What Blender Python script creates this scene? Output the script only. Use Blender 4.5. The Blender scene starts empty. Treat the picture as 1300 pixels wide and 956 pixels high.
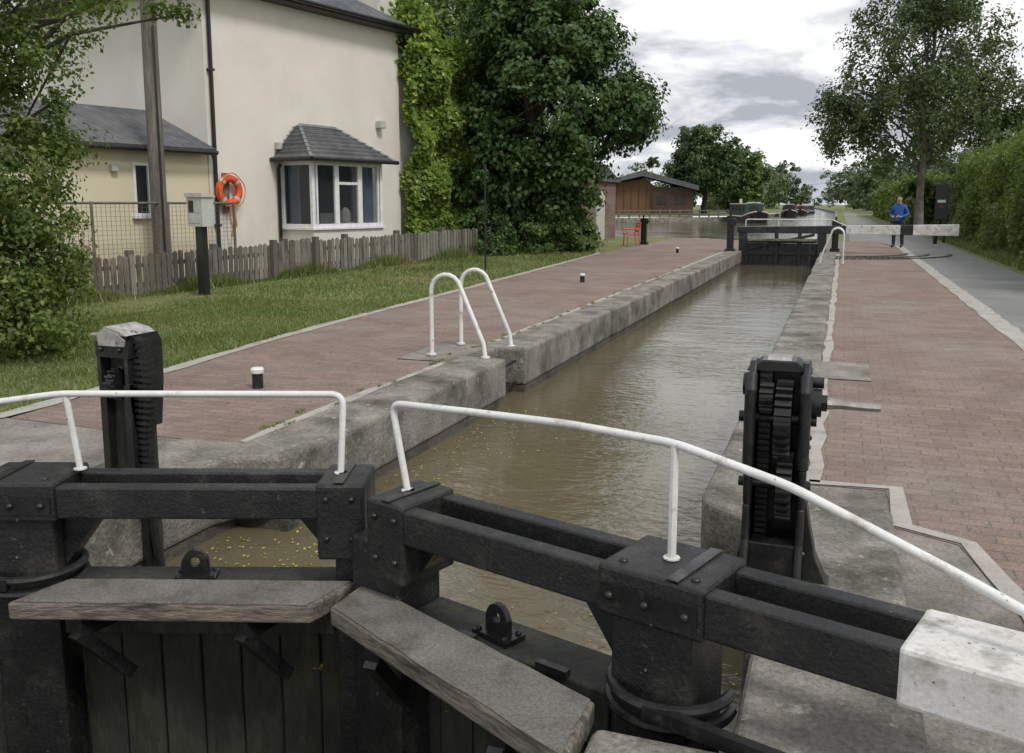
import bpy, bmesh, math, numpy as np
from mathutils import Vector, Matrix
from mathutils.geometry import delaunay_2d_cdt
R = math.radians
rng = np.random.default_rng(7)
scene = bpy.context.scene
COL = scene.collection

# ------------------------------------------------------------------ materials
def nt(name):
    m = bpy.data.materials.new(name); m.use_nodes = True
    t = m.node_tree
    return m, t, t.nodes['Principled BSDF'], t.nodes['Material Output']
def N(t, typ, **kw):
    n = t.nodes.new(typ)
    for k, v in kw.items(): setattr(n, k, v)
    return n
def mixc(t, fac, a, b, blend='MIX'):
    n = N(t, 'ShaderNodeMix', data_type='RGBA', blend_type=blend)
    for i, v in ((0, fac), (6, a), (7, b)):
        if hasattr(v, 'links'): t.links.new(v, n.inputs[i])
        elif isinstance(v, (tuple, list)): n.inputs[i].default_value = (*v[:3], 1)
        else: n.inputs[i].default_value = v
    return n.outputs[2]
def ramp(t, src, lo, hi, a=0.0, b=1.0):
    n = N(t, 'ShaderNodeMapRange'); n.clamp = True
    n.inputs[1].default_value = lo; n.inputs[2].default_value = hi
    n.inputs[3].default_value = a; n.inputs[4].default_value = b
    t.links.new(src, n.inputs[0]); return n.outputs[0]
def noise(t, vec, scale, detail=6, rough=0.6, dist=0.0):
    n = N(t, 'ShaderNodeTexNoise'); n.inputs['Scale'].default_value = scale
    n.inputs['Detail'].default_value = detail; n.inputs['Roughness'].default_value = rough
    n.inputs['Distortion'].default_value = dist
    t.links.new(vec, n.inputs['Vector']); return n.outputs['Fac']
def bump(t, h, bs, strength=0.5, dist=0.01):
    b = N(t, 'ShaderNodeBump'); b.inputs['Strength'].default_value = strength
    b.inputs['Distance'].default_value = dist
    t.links.new(h, b.inputs['Height']); t.links.new(b.outputs[0], bs.inputs['Normal'])
def pm(name, c1, c2=None, scale=3, rough=.8, fine=40, famt=.2, bs=.4, bd=.006, metal=0, stain=None, st=(.55,.7), sscale=1.2, spec=.5, c4=None, c4t=(.62,.68), c4s=9, stretch=None, rvar=.08):
    m, t, p, o = nt(name)
    tc = N(t, 'ShaderNodeTexCoord').outputs['Object']
    if stretch:
        mp = N(t, 'ShaderNodeMapping'); mp.inputs['Scale'].default_value = stretch
        t.links.new(tc, mp.inputs[0]); tc = mp.outputs[0]
    c2 = c2 or tuple(x*.8 for x in c1)
    c = mixc(t, ramp(t, noise(t, tc, scale), .35, .65), c1, c2)
    if stain: c = mixc(t, ramp(t, noise(t, tc, sscale, 8, .65), *st), c, stain)
    if c4: c = mixc(t, ramp(t, noise(t, tc, c4s, 8, .7), *c4t), c, c4)
    fn = noise(t, tc, fine, 5, .7)
    f = ramp(t, fn, .3, .7, 1-famt, 1+famt)
    c = mixc(t, 1.0, c, f, 'MULTIPLY')
    t.links.new(c, p.inputs['Base Color'])
    rn = noise(t, tc, scale*1.7, 6, .7)
    t.links.new(ramp(t, rn, .35, .65, max(0.05, rough-rvar), min(1, rough+rvar)), p.inputs['Roughness'])
    p.inputs['Metallic'].default_value = metal
    p.inputs['Specular IOR Level'].default_value = spec
    if bs: bump(t, fn, p, bs, bd)
    return m

def brick_mat(name, c1, c2, mortar, bw=.215, rh=.105, ms=.006, vert=False, rot=0, worn=(.3,.27,.24), wob_amt=.05):
    m, t, p, o = nt(name)
    tc = N(t, 'ShaderNodeTexCoord').outputs['Object']
    mp = N(t, 'ShaderNodeMapping')
    mp.inputs['Rotation'].default_value = (R(90) if vert else 0, 0, rot)
    t.links.new(tc, mp.inputs[0])
    wob = N(t, 'ShaderNodeTexNoise'); wob.inputs['Scale'].default_value = 1.6
    t.links.new(mp.outputs[0], wob.inputs['Vector'])
    add = N(t, 'ShaderNodeVectorMath', operation='MULTIPLY_ADD')
    add.inputs[1].default_value = (wob_amt, wob_amt, 0)
    t.links.new(wob.outputs['Color'], add.inputs[0]); t.links.new(mp.outputs[0], add.inputs[2])
    b = N(t, 'ShaderNodeTexBrick')
    t.links.new(add.outputs[0], b.inputs['Vector'])
    b.inputs['Scale'].default_value = 1; b.inputs['Brick Width'].default_value = bw
    b.inputs['Row Height'].default_value = rh; b.inputs['Mortar Size'].default_value = ms
    b.inputs['Mortar Smooth'].default_value = .4
    b.inputs['Color1'].default_value = (*c1, 1); b.inputs['Color2'].default_value = (*c2, 1)
    b.inputs['Mortar'].default_value = (*mortar, 1)
    c = b.outputs['Color']
    big = noise(t, tc, .55, 8, .6)
    c = mixc(t, ramp(t, big, .40, .66, 0, .65), c, worn)
    c = mixc(t, ramp(t, noise(t, tc, 1.7, 9, .7), .46, .72, 0, .65), c, tuple(x*.45 for x in c1))
    fn = noise(t, tc, 70, 5, .7)
    c = mixc(t, 1.0, c, ramp(t, fn, .3, .7, .65, 1.33), 'MULTIPLY')
    t.links.new(c, p.inputs['Base Color'])
    p.inputs['Roughness'].default_value = .85
    h = N(t, 'ShaderNodeMath', operation='MULTIPLY_ADD')
    t.links.new(b.outputs['Fac'], h.inputs[0]); h.inputs[1].default_value = -1
    t.links.new(fn, h.inputs[2])
    bump(t, h.outputs[0], p, .75, .009)
    return m

def leaf_mat(name, c1, c2, c3=None, trans=.3, nscale=.6, var=.35):
    m, t, p, o = nt(name)
    tc = N(t, 'ShaderNodeTexCoord').outputs['Object']
    g = N(t, 'ShaderNodeNewGeometry')
    c = mixc(t, ramp(t, noise(t, tc, nscale, 4), .38, .62), c1, c2)
    if c3:
        c = mixc(t, ramp(t, g.outputs['Random Per Island'], .82, .95, 0, .8), c, c3)
    c = mixc(t, 1.0, c, ramp(t, g.outputs['Random Per Island'], 0, 1, 1-var, 1+var), 'MULTIPLY')
    t.links.new(c, p.inputs['Base Color'])
    p.inputs['Roughness'].default_value = .5
    p.inputs['Specular IOR Level'].default_value = .35
    tr = N(t, 'ShaderNodeBsdfTranslucent')
    c2n = mixc(t, 1.0, c, (1.5, 1.6, .7), 'MULTIPLY')
    t.links.new(c2n, tr.inputs[0])
    mx = N(t, 'ShaderNodeMixShader'); mx.inputs[0].default_value = trans
    t.links.new(p.outputs[0], mx.inputs[1]); t.links.new(tr.outputs[0], mx.inputs[2])
    t.links.new(mx.outputs[0], o.inputs[0])
    return m

def flat(name, c, rough=.5, metal=0, spec=.5):
    return pm(name, c, tuple(x*.85 for x in c), scale=8, rough=rough, fine=60, famt=.08, bs=.1, bd=.002, metal=metal, spec=spec)

M = {}
M['brick'] = brick_mat('brick_paving', (.275,.185,.15), (.20,.138,.112), (.15,.135,.115), worn=(.28,.25,.22))
M['grass'] = pm('grass_ground', (.11,.15,.04), (.17,.18,.07), scale=.8, rough=.95, fine=25, famt=.4, bs=.8, bd=.03, stain=(.22,.20,.10), st=(.5,.7), sscale=.5)
M['asphalt'] = pm('asphalt', (.23,.23,.22), (.18,.18,.172), scale=1, rough=.9, fine=120, famt=.3, bs=.5, bd=.006)
M['concrete'] = pm('concrete', (.32,.295,.255), (.22,.20,.175), scale=3, rough=.9, fine=75, famt=.4, bs=.8, bd=.012, stain=(.12,.11,.085), st=(.47,.68), sscale=1.6, c4=(.12,.11,.09), c4t=(.60,.66), c4s=45)
M['pale'] = pm('pale_mortar', (.42,.40,.36), (.33,.31,.28), scale=4, rough=.9, fine=60, famt=.2, bs=.4, stain=(.22,.2,.17), sscale=2)
M['stone'] = pm('coping_stone', (.31,.29,.25), (.18,.17,.145), scale=3, rough=.85, fine=45, famt=.4, bs=1, bd=.016, stain=(.075,.072,.052), st=(.46,.66), sscale=2.1, c4=(.45,.43,.36), c4t=(.60,.68), c4s=12)
M['stonedark'] = pm('lock_wall_stone', (.12,.11,.09), (.07,.065,.05), scale=2.5, rough=.7, fine=30, famt=.4, bs=.8, bd=.02, stain=(.03,.04,.02), st=(.5,.65), sscale=3)
M['black'] = pm('black_tar_paint', (.011,.011,.012), (.021,.021,.020), scale=5, rough=.36, fine=70, famt=.5, bs=.8, bd=.006, stain=(.055,.05,.042), st=(.54,.73), sscale=5, c4=(.17,.16,.14), c4t=(.635,.70), c4s=34, rvar=.22)
M['iron'] = pm('black_cast_iron', (.010,.010,.011), (.018,.018,.018), scale=8, rough=.32, fine=60, famt=.3, bs=.5, bd=.003, stain=(.045,.038,.03), st=(.57,.7), sscale=12, rvar=.15)
M['oldtimber'] = pm('weathered_black_timber', (.020,.021,.018), (.036,.036,.027), scale=4, rough=.7, fine=30, famt=.5, bs=.9, bd=.012, stain=(.042,.05,.02), st=(.52,.68), sscale=5, stretch=(1,1,.25))
M['white'] = pm('white_paint', (.74,.74,.72), (.62,.62,.59), scale=4, rough=.45, fine=50, famt=.08, bs=.25, bd=.003, stain=(.36,.31,.25), st=(.56,.70), sscale=9, c4=(.14,.08,.045), c4t=(.63,.67), c4s=26)
M['whitebeam'] = pm('white_beam_paint', (.70,.69,.66), (.56,.55,.52), scale=5, rough=.6, fine=60, famt=.15, bs=.4, bd=.005, stain=(.30,.29,.26), st=(.50,.7), sscale=9, c4=(.08,.075,.07), c4t=(.61,.66), c4s=40)
M['wood'] = pm('weathered_wood', (.24,.21,.17), (.12,.105,.08), scale=3, rough=.85, fine=14, famt=.55, bs=1, bd=.014, stain=(.05,.045,.035), st=(.52,.7), sscale=3, stretch=(1,6,6))
M['woodtop'] = pm('walkway_grit', (.19,.18,.16), (.125,.115,.10), scale=3, rough=.9, fine=110, famt=.45, bs=.7, bd=.006, stain=(.07,.062,.05), st=(.48,.68), sscale=4)
M['picket'] = pm('picket_wood', (.19,.175,.15), (.115,.105,.088), scale=3, rough=.9, fine=25, famt=.35, bs=.6, bd=.006, stain=(.065,.06,.045), st=(.48,.68), sscale=3, stretch=(1,3,.5))
M['picket2']=pm('picket_wood_dark',(.135,.12,.10),(.09,.08,.065),scale=3,rough=.9,fine=25,famt=.4,bs=.6,stretch=(1,3,.5))
M['picket3']=pm('picket_wood_pale',(.24,.225,.195),(.16,.15,.125),scale=3,rough=.9,fine=25,famt=.4,bs=.6,stretch=(1,3,.5))
M['steel'] = pm('bare_steel', (.45,.43,.40), (.3,.28,.25), scale=20, rough=.4, fine=80, famt=.2, metal=.8)
M['capgrey'] = pm('worn_white_cap', (.45,.44,.42), (.25,.24,.22), scale=9, rough=.6, fine=50, famt=.3, c4=(.06,.05,.045), c4t=(.56,.62), c4s=25)
M['render'] = pm('wall_render', (.72,.685,.615), (.68,.64,.57), scale=1, rough=.92, fine=90, famt=.06, bs=.3, bd=.006, stain=(.60,.565,.50), st=(.5,.8), sscale=.7)
M['render2'] = pm('cream_render', (.66,.59,.43), (.62,.56,.41), scale=1, rough=.92, fine=90, famt=.06, bs=.3, bd=.006)
M['upvc'] = flat('white_frame', (.8,.8,.79), .35)
M['soffit'] = flat('dark_soffit', (.05,.045,.04), .6)
M['pipe'] = flat('black_pipe', (.015,.015,.016), .4)
M['lead'] = pm('lead_flashing', (.22,.23,.25), None, rough=.5)
M['slate'] = brick_mat('roof_slate', (.085,.088,.10), (.13,.132,.145), (.03,.03,.034), bw=.28, rh=.2, ms=.01, worn=(.15,.15,.14), wob_amt=0)
M['redbrick'] = brick_mat('red_brick_wall', (.22,.12,.09), (.16,.09,.07), (.25,.22,.19), vert=True)
M['bark'] = pm('bark', (.09,.075,.06), (.05,.042,.035), scale=6, rough=.95, fine=20, famt=.5, bs=1, bd=.03, stretch=(1,1,.3))
M['birchbark'] = pm('birch_bark', (.22,.20,.175), (.07,.063,.056), scale=2, rough=.9, fine=20, famt=.4, bs=.6, bd=.02)
M['pole'] = pm('pole_wood', (.17,.155,.13), (.11,.10,.085), scale=4, rough=.95, fine=25, famt=.4, bs=.6, bd=.01, stretch=(1,1,.15))
M['orange'] = flat('lifebuoy_orange', (.75,.10,.03), .5)
M['red'] = flat('chair_red', (.68,.08,.035), .5)
M['rope'] = flat('rope', (.55,.2,.06), .9)
M['greybox'] = pm('meter_box', (.50,.50,.46), (.42,.42,.38), scale=6, rough=.6)
M['curtain'] = flat('curtain', (.22,.30,.42), .9)
M['net'] = flat('net_curtain', (.55,.55,.52), .9)
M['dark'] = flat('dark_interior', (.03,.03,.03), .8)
M['shedwood'] = pm('shed_orange_wood', (.17,.085,.042), (.12,.06,.03), scale=3, rough=.8, fine=6, famt=.3, stretch=(8,8,.3), bs=.5, bd=.03)
M['shedbrown'] = pm('shed_brown_wood', (.075,.045,.032), (.05,.03,.022), scale=3, rough=.8, fine=6, famt=.3, stretch=(.3,.3,8), bs=.5, bd=.03)
M['boatgreen'] = flat('boat_green', (.02,.05,.035), .35)
M['boatred'] = flat('boat_red', (.16,.03,.025), .35)
M['boatblue'] = flat('boat_blue', (.03,.05,.10), .35)
M['hull'] = flat('boat_hull', (.012,.012,.014), .4)
M['cream'] = flat('boat_cream', (.65,.62,.55), .4)
M['skin'] = flat('skin', (.50,.30,.22), .55)
M['hair'] = flat('grey_hair', (.22,.20,.18), .8)
M['jacket'] = pm('blue_jacket', (.02,.12,.42), (.015,.08,.30), scale=6, rough=.7, fine=20, famt=.2, bs=.6, bd=.02)
M['trousers'] = pm('dark_trousers', (.03,.035,.05), (.022,.025,.035), scale=6, rough=.9)
M['shoe'] = flat('shoes', (.03,.025,.02), .6)
M['yleaf'] = flat('fallen_leaf', (.46,.36,.09), .7)

def glass_mat():
    m, t, p, o = nt('window_glass')
    p.inputs['Base Color'].default_value = (.05,.06,.07,1); p.inputs['Roughness'].default_value = .04
    p.inputs['Alpha'].default_value = .3; p.inputs['Specular IOR Level'].default_value = 1.0
    return m
M['glass'] = glass_mat()

def water_mat():
    m, t, p, o = nt('canal_water')
    tc = N(t, 'ShaderNodeTexCoord').outputs['Object']
    c = mixc(t, ramp(t, noise(t, tc, .25, 4), .35, .65), (.130,.112,.066), (.102,.090,.054))
    t.links.new(c, p.inputs['Base Color'])
    p.inputs['Roughness'].default_value = .06; p.inputs['IOR'].default_value = 1.33
    mp = N(t, 'ShaderNodeMapping'); mp.inputs['Scale'].default_value = (1, 1.7, 1)
    mp.inputs['Rotation'].default_value = (0,0,R(20))
    t.links.new(tc, mp.inputs[0])
    a = noise(t, mp.outputs[0], 8, 3, .5, .3)
    b = noise(t, mp.outputs[0], 1.7, 2, .5, .2)
    s = N(t, 'ShaderNodeMath', operation='MULTIPLY_ADD')
    t.links.new(b, s.inputs[0]); s.inputs[1].default_value = 1.1; t.links.new(a, s.inputs[2])
    calm = ramp(t, noise(t, tc, .35, 3), .4, .6, .2, .5)
    bn = N(t, 'ShaderNodeBump'); bn.inputs['Distance'].default_value=.026
    t.links.new(calm, bn.inputs['Strength']); t.links.new(s.outputs[0], bn.inputs['Height']); t.links.new(bn.outputs[0], p.inputs['Normal'])
    return m
M['water'] = water_mat()

L = {}
L['near'] = leaf_mat('hawthorn_leaves', (.085,.14,.03), (.13,.18,.04), (.20,.22,.07), .4, 1.2)
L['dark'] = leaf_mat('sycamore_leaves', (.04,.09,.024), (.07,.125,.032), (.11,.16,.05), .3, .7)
L['birch'] = leaf_mat('birch_leaves', (.07,.105,.042), (.10,.13,.055), None, .3, .4)
L['ivy'] = leaf_mat('climber_leaves', (.14,.23,.035), (.20,.29,.045), (.36,.38,.09), .35, 1.2)
L['hedge'] = leaf_mat('hedge_leaves', (.095,.15,.034), (.15,.20,.052), (.20,.22,.08), .35, .8)
L['far'] = leaf_mat('far_leaves', (.07,.11,.045), (.11,.145,.07), None, .2, .05, .25)
L['round'] = leaf_mat('round_tree_leaves', (.045,.085,.026), (.07,.115,.038), None, .2, .3)
L['grass'] = leaf_mat('grass_blades', (.11,.165,.04), (.18,.20,.075), (.32,.29,.15), .35, .5)
L['bush'] = leaf_mat('bush_leaves', (.085,.145,.036), (.12,.18,.045), (.18,.21,.07), .3, 1.0)

# ------------------------------------------------------------------ mesh builder
class MB:
    def __init__(s): s.v=[]; s.f=[]; s.m=[]
    def add(s, vs, fs, m=0):
        o=len(s.v); s.v+= [tuple(p) for p in vs]
        for f in fs: s.f.append([i+o for i in f]); s.m.append(m)
    def box(s, x0,x1,y0,y1,z0,z1,m=0,T=None):
        vs=[(x,y,z) for z in (z0,z1) for x,y in ((x0,y0),(x1,y0),(x1,y1),(x0,y1))]
        if T is not None: vs=[T@Vector(p) for p in vs]
        s.add(vs,[(3,2,1,0),(4,5,6,7),(0,1,5,4),(1,2,6,5),(2,3,7,6),(3,0,4,7)],m)
    def beam(s,p0,p1,w,h,m=0,up=(0,0,1)):
        p0=Vector(p0);p1=Vector(p1);d=(p1-p0);l=d.length;d.normalize()
        u=Vector(up); sd=d.cross(u).normalized(); u=sd.cross(d)
        T=Matrix((( d.x,sd.x,u.x,p0.x),(d.y,sd.y,u.y,p0.y),(d.z,sd.z,u.z,p0.z),(0,0,0,1)))
        s.box(0,l,-w/2,w/2,-h/2,h/2,m,T)
    def tube(s,pts,r,n=10,m=0,r1=None):
        pts=[Vector(p) for p in pts]; k=len(pts)
        rs=[r+(((r1 if r1 is not None else r)-r)*i/(k-1)) for i in range(k)] if not isinstance(r,(list,tuple)) else r
        o=len(s.v); pu=None
        for i,p in enumerate(pts):
            d=(pts[min(i+1,k-1)]-pts[max(i-1,0)]).normalized()
            if pu is None: pu=d.orthogonal().normalized()
            else:
                pu=(pu-d*pu.dot(d)).normalized()
            w=d.cross(pu)
            for j in range(n):
                a=2*math.pi*j/n; s.v.append(tuple(p+(pu*math.cos(a)+w*math.sin(a))*rs[i]))
        for i in range(k-1):
            for j in range(n):
                a=o+i*n+j;b=o+i*n+(j+1)%n; s.f.append([a,b,b+n,a+n]); s.m.append(m)
        s.f.append([o+j for j in range(n)][::-1]); s.m.append(m)
        s.f.append([o+(k-1)*n+j for j in range(n)]); s.m.append(m)
    def prism(s,poly,axis,a0,a1,m=0,T=None):
        n=len(poly)
        def P(p,a):
            return {'x':(a,p[0],p[1]),'y':(p[0],a,p[1]),'z':(p[0],p[1],a)}[axis]
        vs=[P(p,a0) for p in poly]+[P(p,a1) for p in poly]
        if T is not None: vs=[T@Vector(p) for p in vs]
        fs=[list(range(n))[::-1],[i+n for i in range(n)]]+[[i,(i+1)%n,(i+1)%n+n,i+n] for i in range(n)]
        s.add(vs,fs,m)
    def gear(s,c,r,th,teeth,m=0,depth=.014):
        poly=[]
        for i in range(teeth):
            a=2*math.pi*i/teeth; da=2*math.pi/teeth
            for q,rr in ((0,r-depth),(.3,r-depth),(.42,r),(.72,r),(.84,r-depth)):
                poly.append((c[1]+rr*math.cos(a+q*da),c[2]+rr*math.sin(a+q*da)))
        s.prism(poly,'x',c[0]-th/2,c[0]+th/2,m)
    def sphere(s,c,r,m=0,nu=10,nv=7):
        if not isinstance(r,(tuple,list)): r=(r,r,r)
        vs=[];fs=[]
        for i in range(nv+1):
            ph=math.pi*i/nv
            for j in range(nu):
                a=2*math.pi*j/nu; vs.append((c[0]+r[0]*math.sin(ph)*math.cos(a),c[1]+r[1]*math.sin(ph)*math.sin(a),c[2]+r[2]*math.cos(ph)))
        for i in range(nv):
            for j in range(nu):
                fs.append((i*nu+j,(i+1)*nu+j,(i+1)*nu+(j+1)%nu,i*nu+(j+1)%nu))
        s.add(vs,fs,m)
    def torus(s,c,R0,r,axis='x',n=32,k=10,m=0,a0=0,a1=2*math.pi):
        full=abs(a1-a0-2*math.pi)<1e-4; o=len(s.v); nn=n if full else n+1
        for i in range(nn):
            a=a0+(a1-a0)*i/n
            for j in range(k):
                b=2*math.pi*j/k; q=R0+r*math.cos(b); h=r*math.sin(b)
                p={'x':(h,q*math.cos(a),q*math.sin(a)),'z':(q*math.cos(a),q*math.sin(a),h)}[axis]
                s.v.append((c[0]+p[0],c[1]+p[1],c[2]+p[2]))
        for i in range(n):
            for j in range(k):
                i2=(i+1)%nn if full else i+1
                s.f.append([o+i*k+j,o+i2*k+j,o+i2*k+(j+1)%k,o+i*k+(j+1)%k]); s.m.append(m)
    def obj(s,name,mats,parent=None,smooth=False,bevel=0,seg=2,loc=None,rz=None):
        me=bpy.data.meshes.new(name); me.from_pydata(s.v,[],s.f)
        for m in mats: me.materials.append(M[m] if isinstance(m,str) else m)
        me.polygons.foreach_set('material_index',s.m)
        bm=bmesh.new(); bm.from_mesh(me); bmesh.ops.recalc_face_normals(bm,faces=bm.faces); bm.to_mesh(me); bm.free()
        ob=bpy.data.objects.new(name,me); COL.objects.link(ob)
        if smooth:
            me.polygons.foreach_set('use_smooth',[True]*len(me.polygons))
            try: me.set_sharp_from_angle(angle=R(40))
            except Exception: pass
        if bevel:
            b=ob.modifiers.new('bevel','BEVEL'); b.width=bevel; b.segments=seg; b.limit_method='ANGLE'; b.angle_limit=R(35)
        if parent: ob.parent=parent
        if loc: ob.location=loc
        if rz is not None: ob.rotation_euler[2]=rz
        return ob
def empty(name,loc=(0,0,0),rz=0):
    e=bpy.data.objects.new(name,None); e.location=loc; e.rotation_euler=(0,0,rz); COL.objects.link(e); e.empty_display_size=.2; return e
def sheet(name,poly,z,mat):
    mb=MB(); mb.add([(x,y,z) for x,y in poly],[list(range(len(poly)))]); return mb.obj(name,[mat])

# ------------------------------------------------------------------ foliage
def leaves_obj(name,pts,nrm,size,mat,asp=.55,parent=None,sizevar=.35):
    n=len(pts); pts=np.asarray(pts); nrm=nrm/np.linalg.norm(nrm,axis=1,keepdims=True)
    r=rng.normal(size=(n,3)); u=np.cross(nrm,r); u/=np.linalg.norm(u,axis=1,keepdims=True)+1e-9
    v=np.cross(nrm,u); sz=(size*(1+sizevar*rng.uniform(-1,1,n)))[:,None]
    fold=nrm*sz*.15
    V=np.stack([pts-u*sz*.5,pts+v*sz*.5*asp+fold,pts+u*sz*.5,pts-v*sz*.5*asp+fold],1).reshape(-1,3)
    me=bpy.data.meshes.new(name); me.vertices.add(n*4); me.vertices.foreach_set('co',V.ravel())
    me.loops.add(n*4); me.loops.foreach_set('vertex_index',np.arange(n*4,dtype=np.int32))
    me.polygons.add(n); me.polygons.foreach_set('loop_start',np.arange(0,n*4,4,dtype=np.int32))
    me.polygons.foreach_set('loop_total',np.full(n,4,dtype=np.int32))
    me.materials.append(mat); me.update(calc_edges=True)
    ob=bpy.data.objects.new(name,me); COL.objects.link(ob)
    if parent: ob.parent=parent
    return ob
def crown(ells,nclump,cr,per,inner=.45,flatz=.7,droop=0,wts=None):
    vol=np.array([(e[3]*e[4]*e[5])**(2/3) for e in ells]) 
    if wts is not None: vol=vol*np.array(wts)
    vol/=vol.sum()
    idx=rng.choice(len(ells),nclump,p=vol); E=np.array(ells)[idx]
    d=rng.normal(size=(nclump,3)); d/=np.linalg.norm(d,axis=1,keepdims=True)
    rad=inner+(1-inner)*rng.uniform(0,1,(nclump,1))**.7
    C=E[:,:3]+d*rad*E[:,3:6]
    crs=cr*rng.uniform(.5,1.4,nclump)
    rep=np.repeat(np.arange(nclump),per); off=rng.normal(size=(len(rep),3)); 
    off/=np.linalg.norm(off,axis=1,keepdims=True)
    off*=rng.uniform(.1,1.15,(len(rep),1))**.6; off[:,2]*=flatz
    P=C[rep]+off*crs[rep][:,None]
    if droop: P[:,2]-=np.abs(rng.normal(size=len(P)))*droop
    nr=off*.9+d[rep]*.4+rng.normal(size=P.shape)*.45+np.array([0,0,.45])
    return P,nr,C
def tree(name,base,h,tr,ells,nclump,cr,per,leaf,lmat,bark='bark',limbs=14,inner=.45,asp=.55,droop=0,lean=(0,0),flatz=.7,sub=True,wts=None):
    e=empty(name,(0,0,0)); P,nr,C=crown(ells,nclump,cr,per,inner,flatz,droop,wts)
    leaves_obj('foliage',P,nr,leaf,L[lmat],asp,e)
    mb=MB(); b=Vector(base); top=b+Vector((lean[0],lean[1],h)); K=7
    tp=[b+(top-b)*(i/K)+Vector((rng.normal()*tr*.35,rng.normal()*tr*.35,0))*(i>0) for i in range(K+1)]
    mb.tube(tp,[tr*1.25]+[tr*(1-.85*i/K) for i in range(1,K+1)],n=10)
    sel=rng.choice(len(C),min(limbs,len(C)),replace=False)
    for q in sel:
        c=Vector(C[q]); f=min(.92,max(.18,(c.z-b.z)/h*rng.uniform(.45,.75))); i=f*K; i0=int(i); s=tp[i0]+(tp[min(i0+1,K)]-tp[i0])*(i-i0)
        r0=tr*(1-.85*f)*.55; mid=s.lerp(c,.5)+Vector((rng.normal()*.1,rng.normal()*.1,.12*(c-s).length))*1
        mb.tube([s,s.lerp(mid,.5)+Vector((0,0,.04)),mid,mid.lerp(c,.55),c],r0,n=6,r1=r0*.15)
        if sub:
            for w in range(2):
                c2=Vector(C[rng.integers(len(C))]); 
                if (c2-mid).length<(c-s).length*.9: mb.tube([mid,mid.lerp(c2,.5)+Vector((0,0,.05)),c2],r0*.45,n=5,r1=r0*.1)
    mb.obj('trunk_and_limbs',[bark],e,smooth=True)
    return e

# ------------------------------------------------------------------ terrain
hole=[(-.19,-9),(-.19,29.4),(-.6,31),(-.6,60),(-.8,120),(-1.5,200),(-6,300),(-12,420),(-20,420),(-14,300),(-9.2,167),(-12.5,112),(-28.4,90.7),(-70,80),(-70,44),(-14,40.3),(-6,41),(-3.9,38.5),(-3,33),(-3,31),(-3.42,29.4),(-3.42,-9)]
def inpoly(x,y,poly):
    c=False;n=len(poly);j=n-1
    for i in range(n):
        xi,yi=poly[i];xj,yj=poly[j]
        if (yi>y)!=(yj>y) and x<(xj-xi)*(y-yi)/(yj-yi)+xi: c=not c
        j=i
    return c
def gh(x,y):
    t=min(1,max(0,(-6.3-x)/5)); s=min(1,max(0,(y-12.35)/11))
    z=-.02+t*(-.17+.27*s)
    if x>4.2: z+=min(.25,(x-4.2)*.1)
    return z
pts=[(-900,-300),(900,-300),(900,1500),(-900,1500)]
pts+=hole
edges=[(i,(i+1)%4) for i in range(4)]+[(4+i,4+(i+1)%len(hole)) for i in range(len(hole))]
for x in np.arange(-30,14,1.5):
    for y in np.arange(-6,60,1.5): pts.append((float(x)+.01,float(y)+.013))
for x in np.arange(-400,400,40):
    for y in np.arange(70,900,40): pts.append((float(x)+.3,float(y)+.7))
cv,ce,cf,_,_,_=delaunay_2d_cdt([Vector(p) for p in pts],edges,[],0,1e-5)
fs=[]
for f in cf:
    cx=sum(cv[i].x for i in f)/len(f); cy=sum(cv[i].y for i in f)/len(f)
    if not inpoly(cx,cy,hole): fs.append(list(f))
mb=MB(); mb.add([(p.x,p.y,gh(p.x,p.y)) for p in cv],fs)
mb.obj('ground',['grass'],smooth=True)
mb=MB()
for i in range(1,len(hole)-1):
    a,b=hole[i],hole[(i+1)]
    if a[1]<31 and b[1]<31: continue
    mb.beam((a[0],a[1],-.68),(b[0],b[1],-.68),.3,1.36)
mb.obj('canal_bank_edging',['stone'],bevel=.02)
up=[(-.19,2.75),(-.19,29.4)]+hole[2:20]+[(-3.42,29.4),(-3.42,2.75),(-1.76,3.1)]
mb=MB(); mb.add([(x,y,-.43) for x,y in up],[list(range(len(up)))])
w=mb.obj('canal_water',['water'])
bm=bmesh.new(); bm.from_mesh(w.data); bmesh.ops.triangulate(bm,faces=bm.faces,ngon_method='EAR_CLIP'); bm.to_mesh(w.data); bm.free()
sheet('lower_canal_water',[(-3.42,-9),(-.19,-9),(-.19,2.9),(-3.42,2.9)],-2.7,'water')

# ------------------------------------------------------------------ pavings
sheet('brick_pavement',[(-3.45,4.62),(-3.45,29.5),(-3.1,31),(-3.1,33),(-4.0,38.4),(-6.1,40.8),(-14,40.1),(-13,34),(-9.5,32.2),(-7.7,29.6),(-6.96,27),(-6.2,13.7),(-6.0,9.6),(-5.67,6.4),(-5.5,4.7)],-.004,'brick')
sheet('brick_pavement',[(-.15,5.0),(.29,5.04),(.30,4.45),(.56,4.31),(.70,3.6),(.75,2.9),(.8,-8),(1.85,-8),(1.85,34),(1.2,40),(-.45,40),(-.45,30.5),(-.15,29.5)],-.004,'brick')
sheet('concrete_pavement',[(-3.4,-8),(-3.4,4.62),(-5.5,4.7),(-8.5,4.9),(-8.5,-8)],-.007,'concrete')
sheet('concrete_pavement',[(.1,-8),(.8,-8),(.75,2.9),(.70,3.6),(.56,4.31),(.30,4.45),(.29,5.04),(-.16,5.0),(-.16,2.5)],-.007,'concrete')
sheet('asphalt_towpath',[(2.05,-8),(4.0,-8),(3.9,36),(3.0,60),(2.2,130),(.8,200),(-.3,200),(.2,120),(.3,60),(.3,40),(1.2,40),(2.05,34)],-.006,'asphalt')
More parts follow.
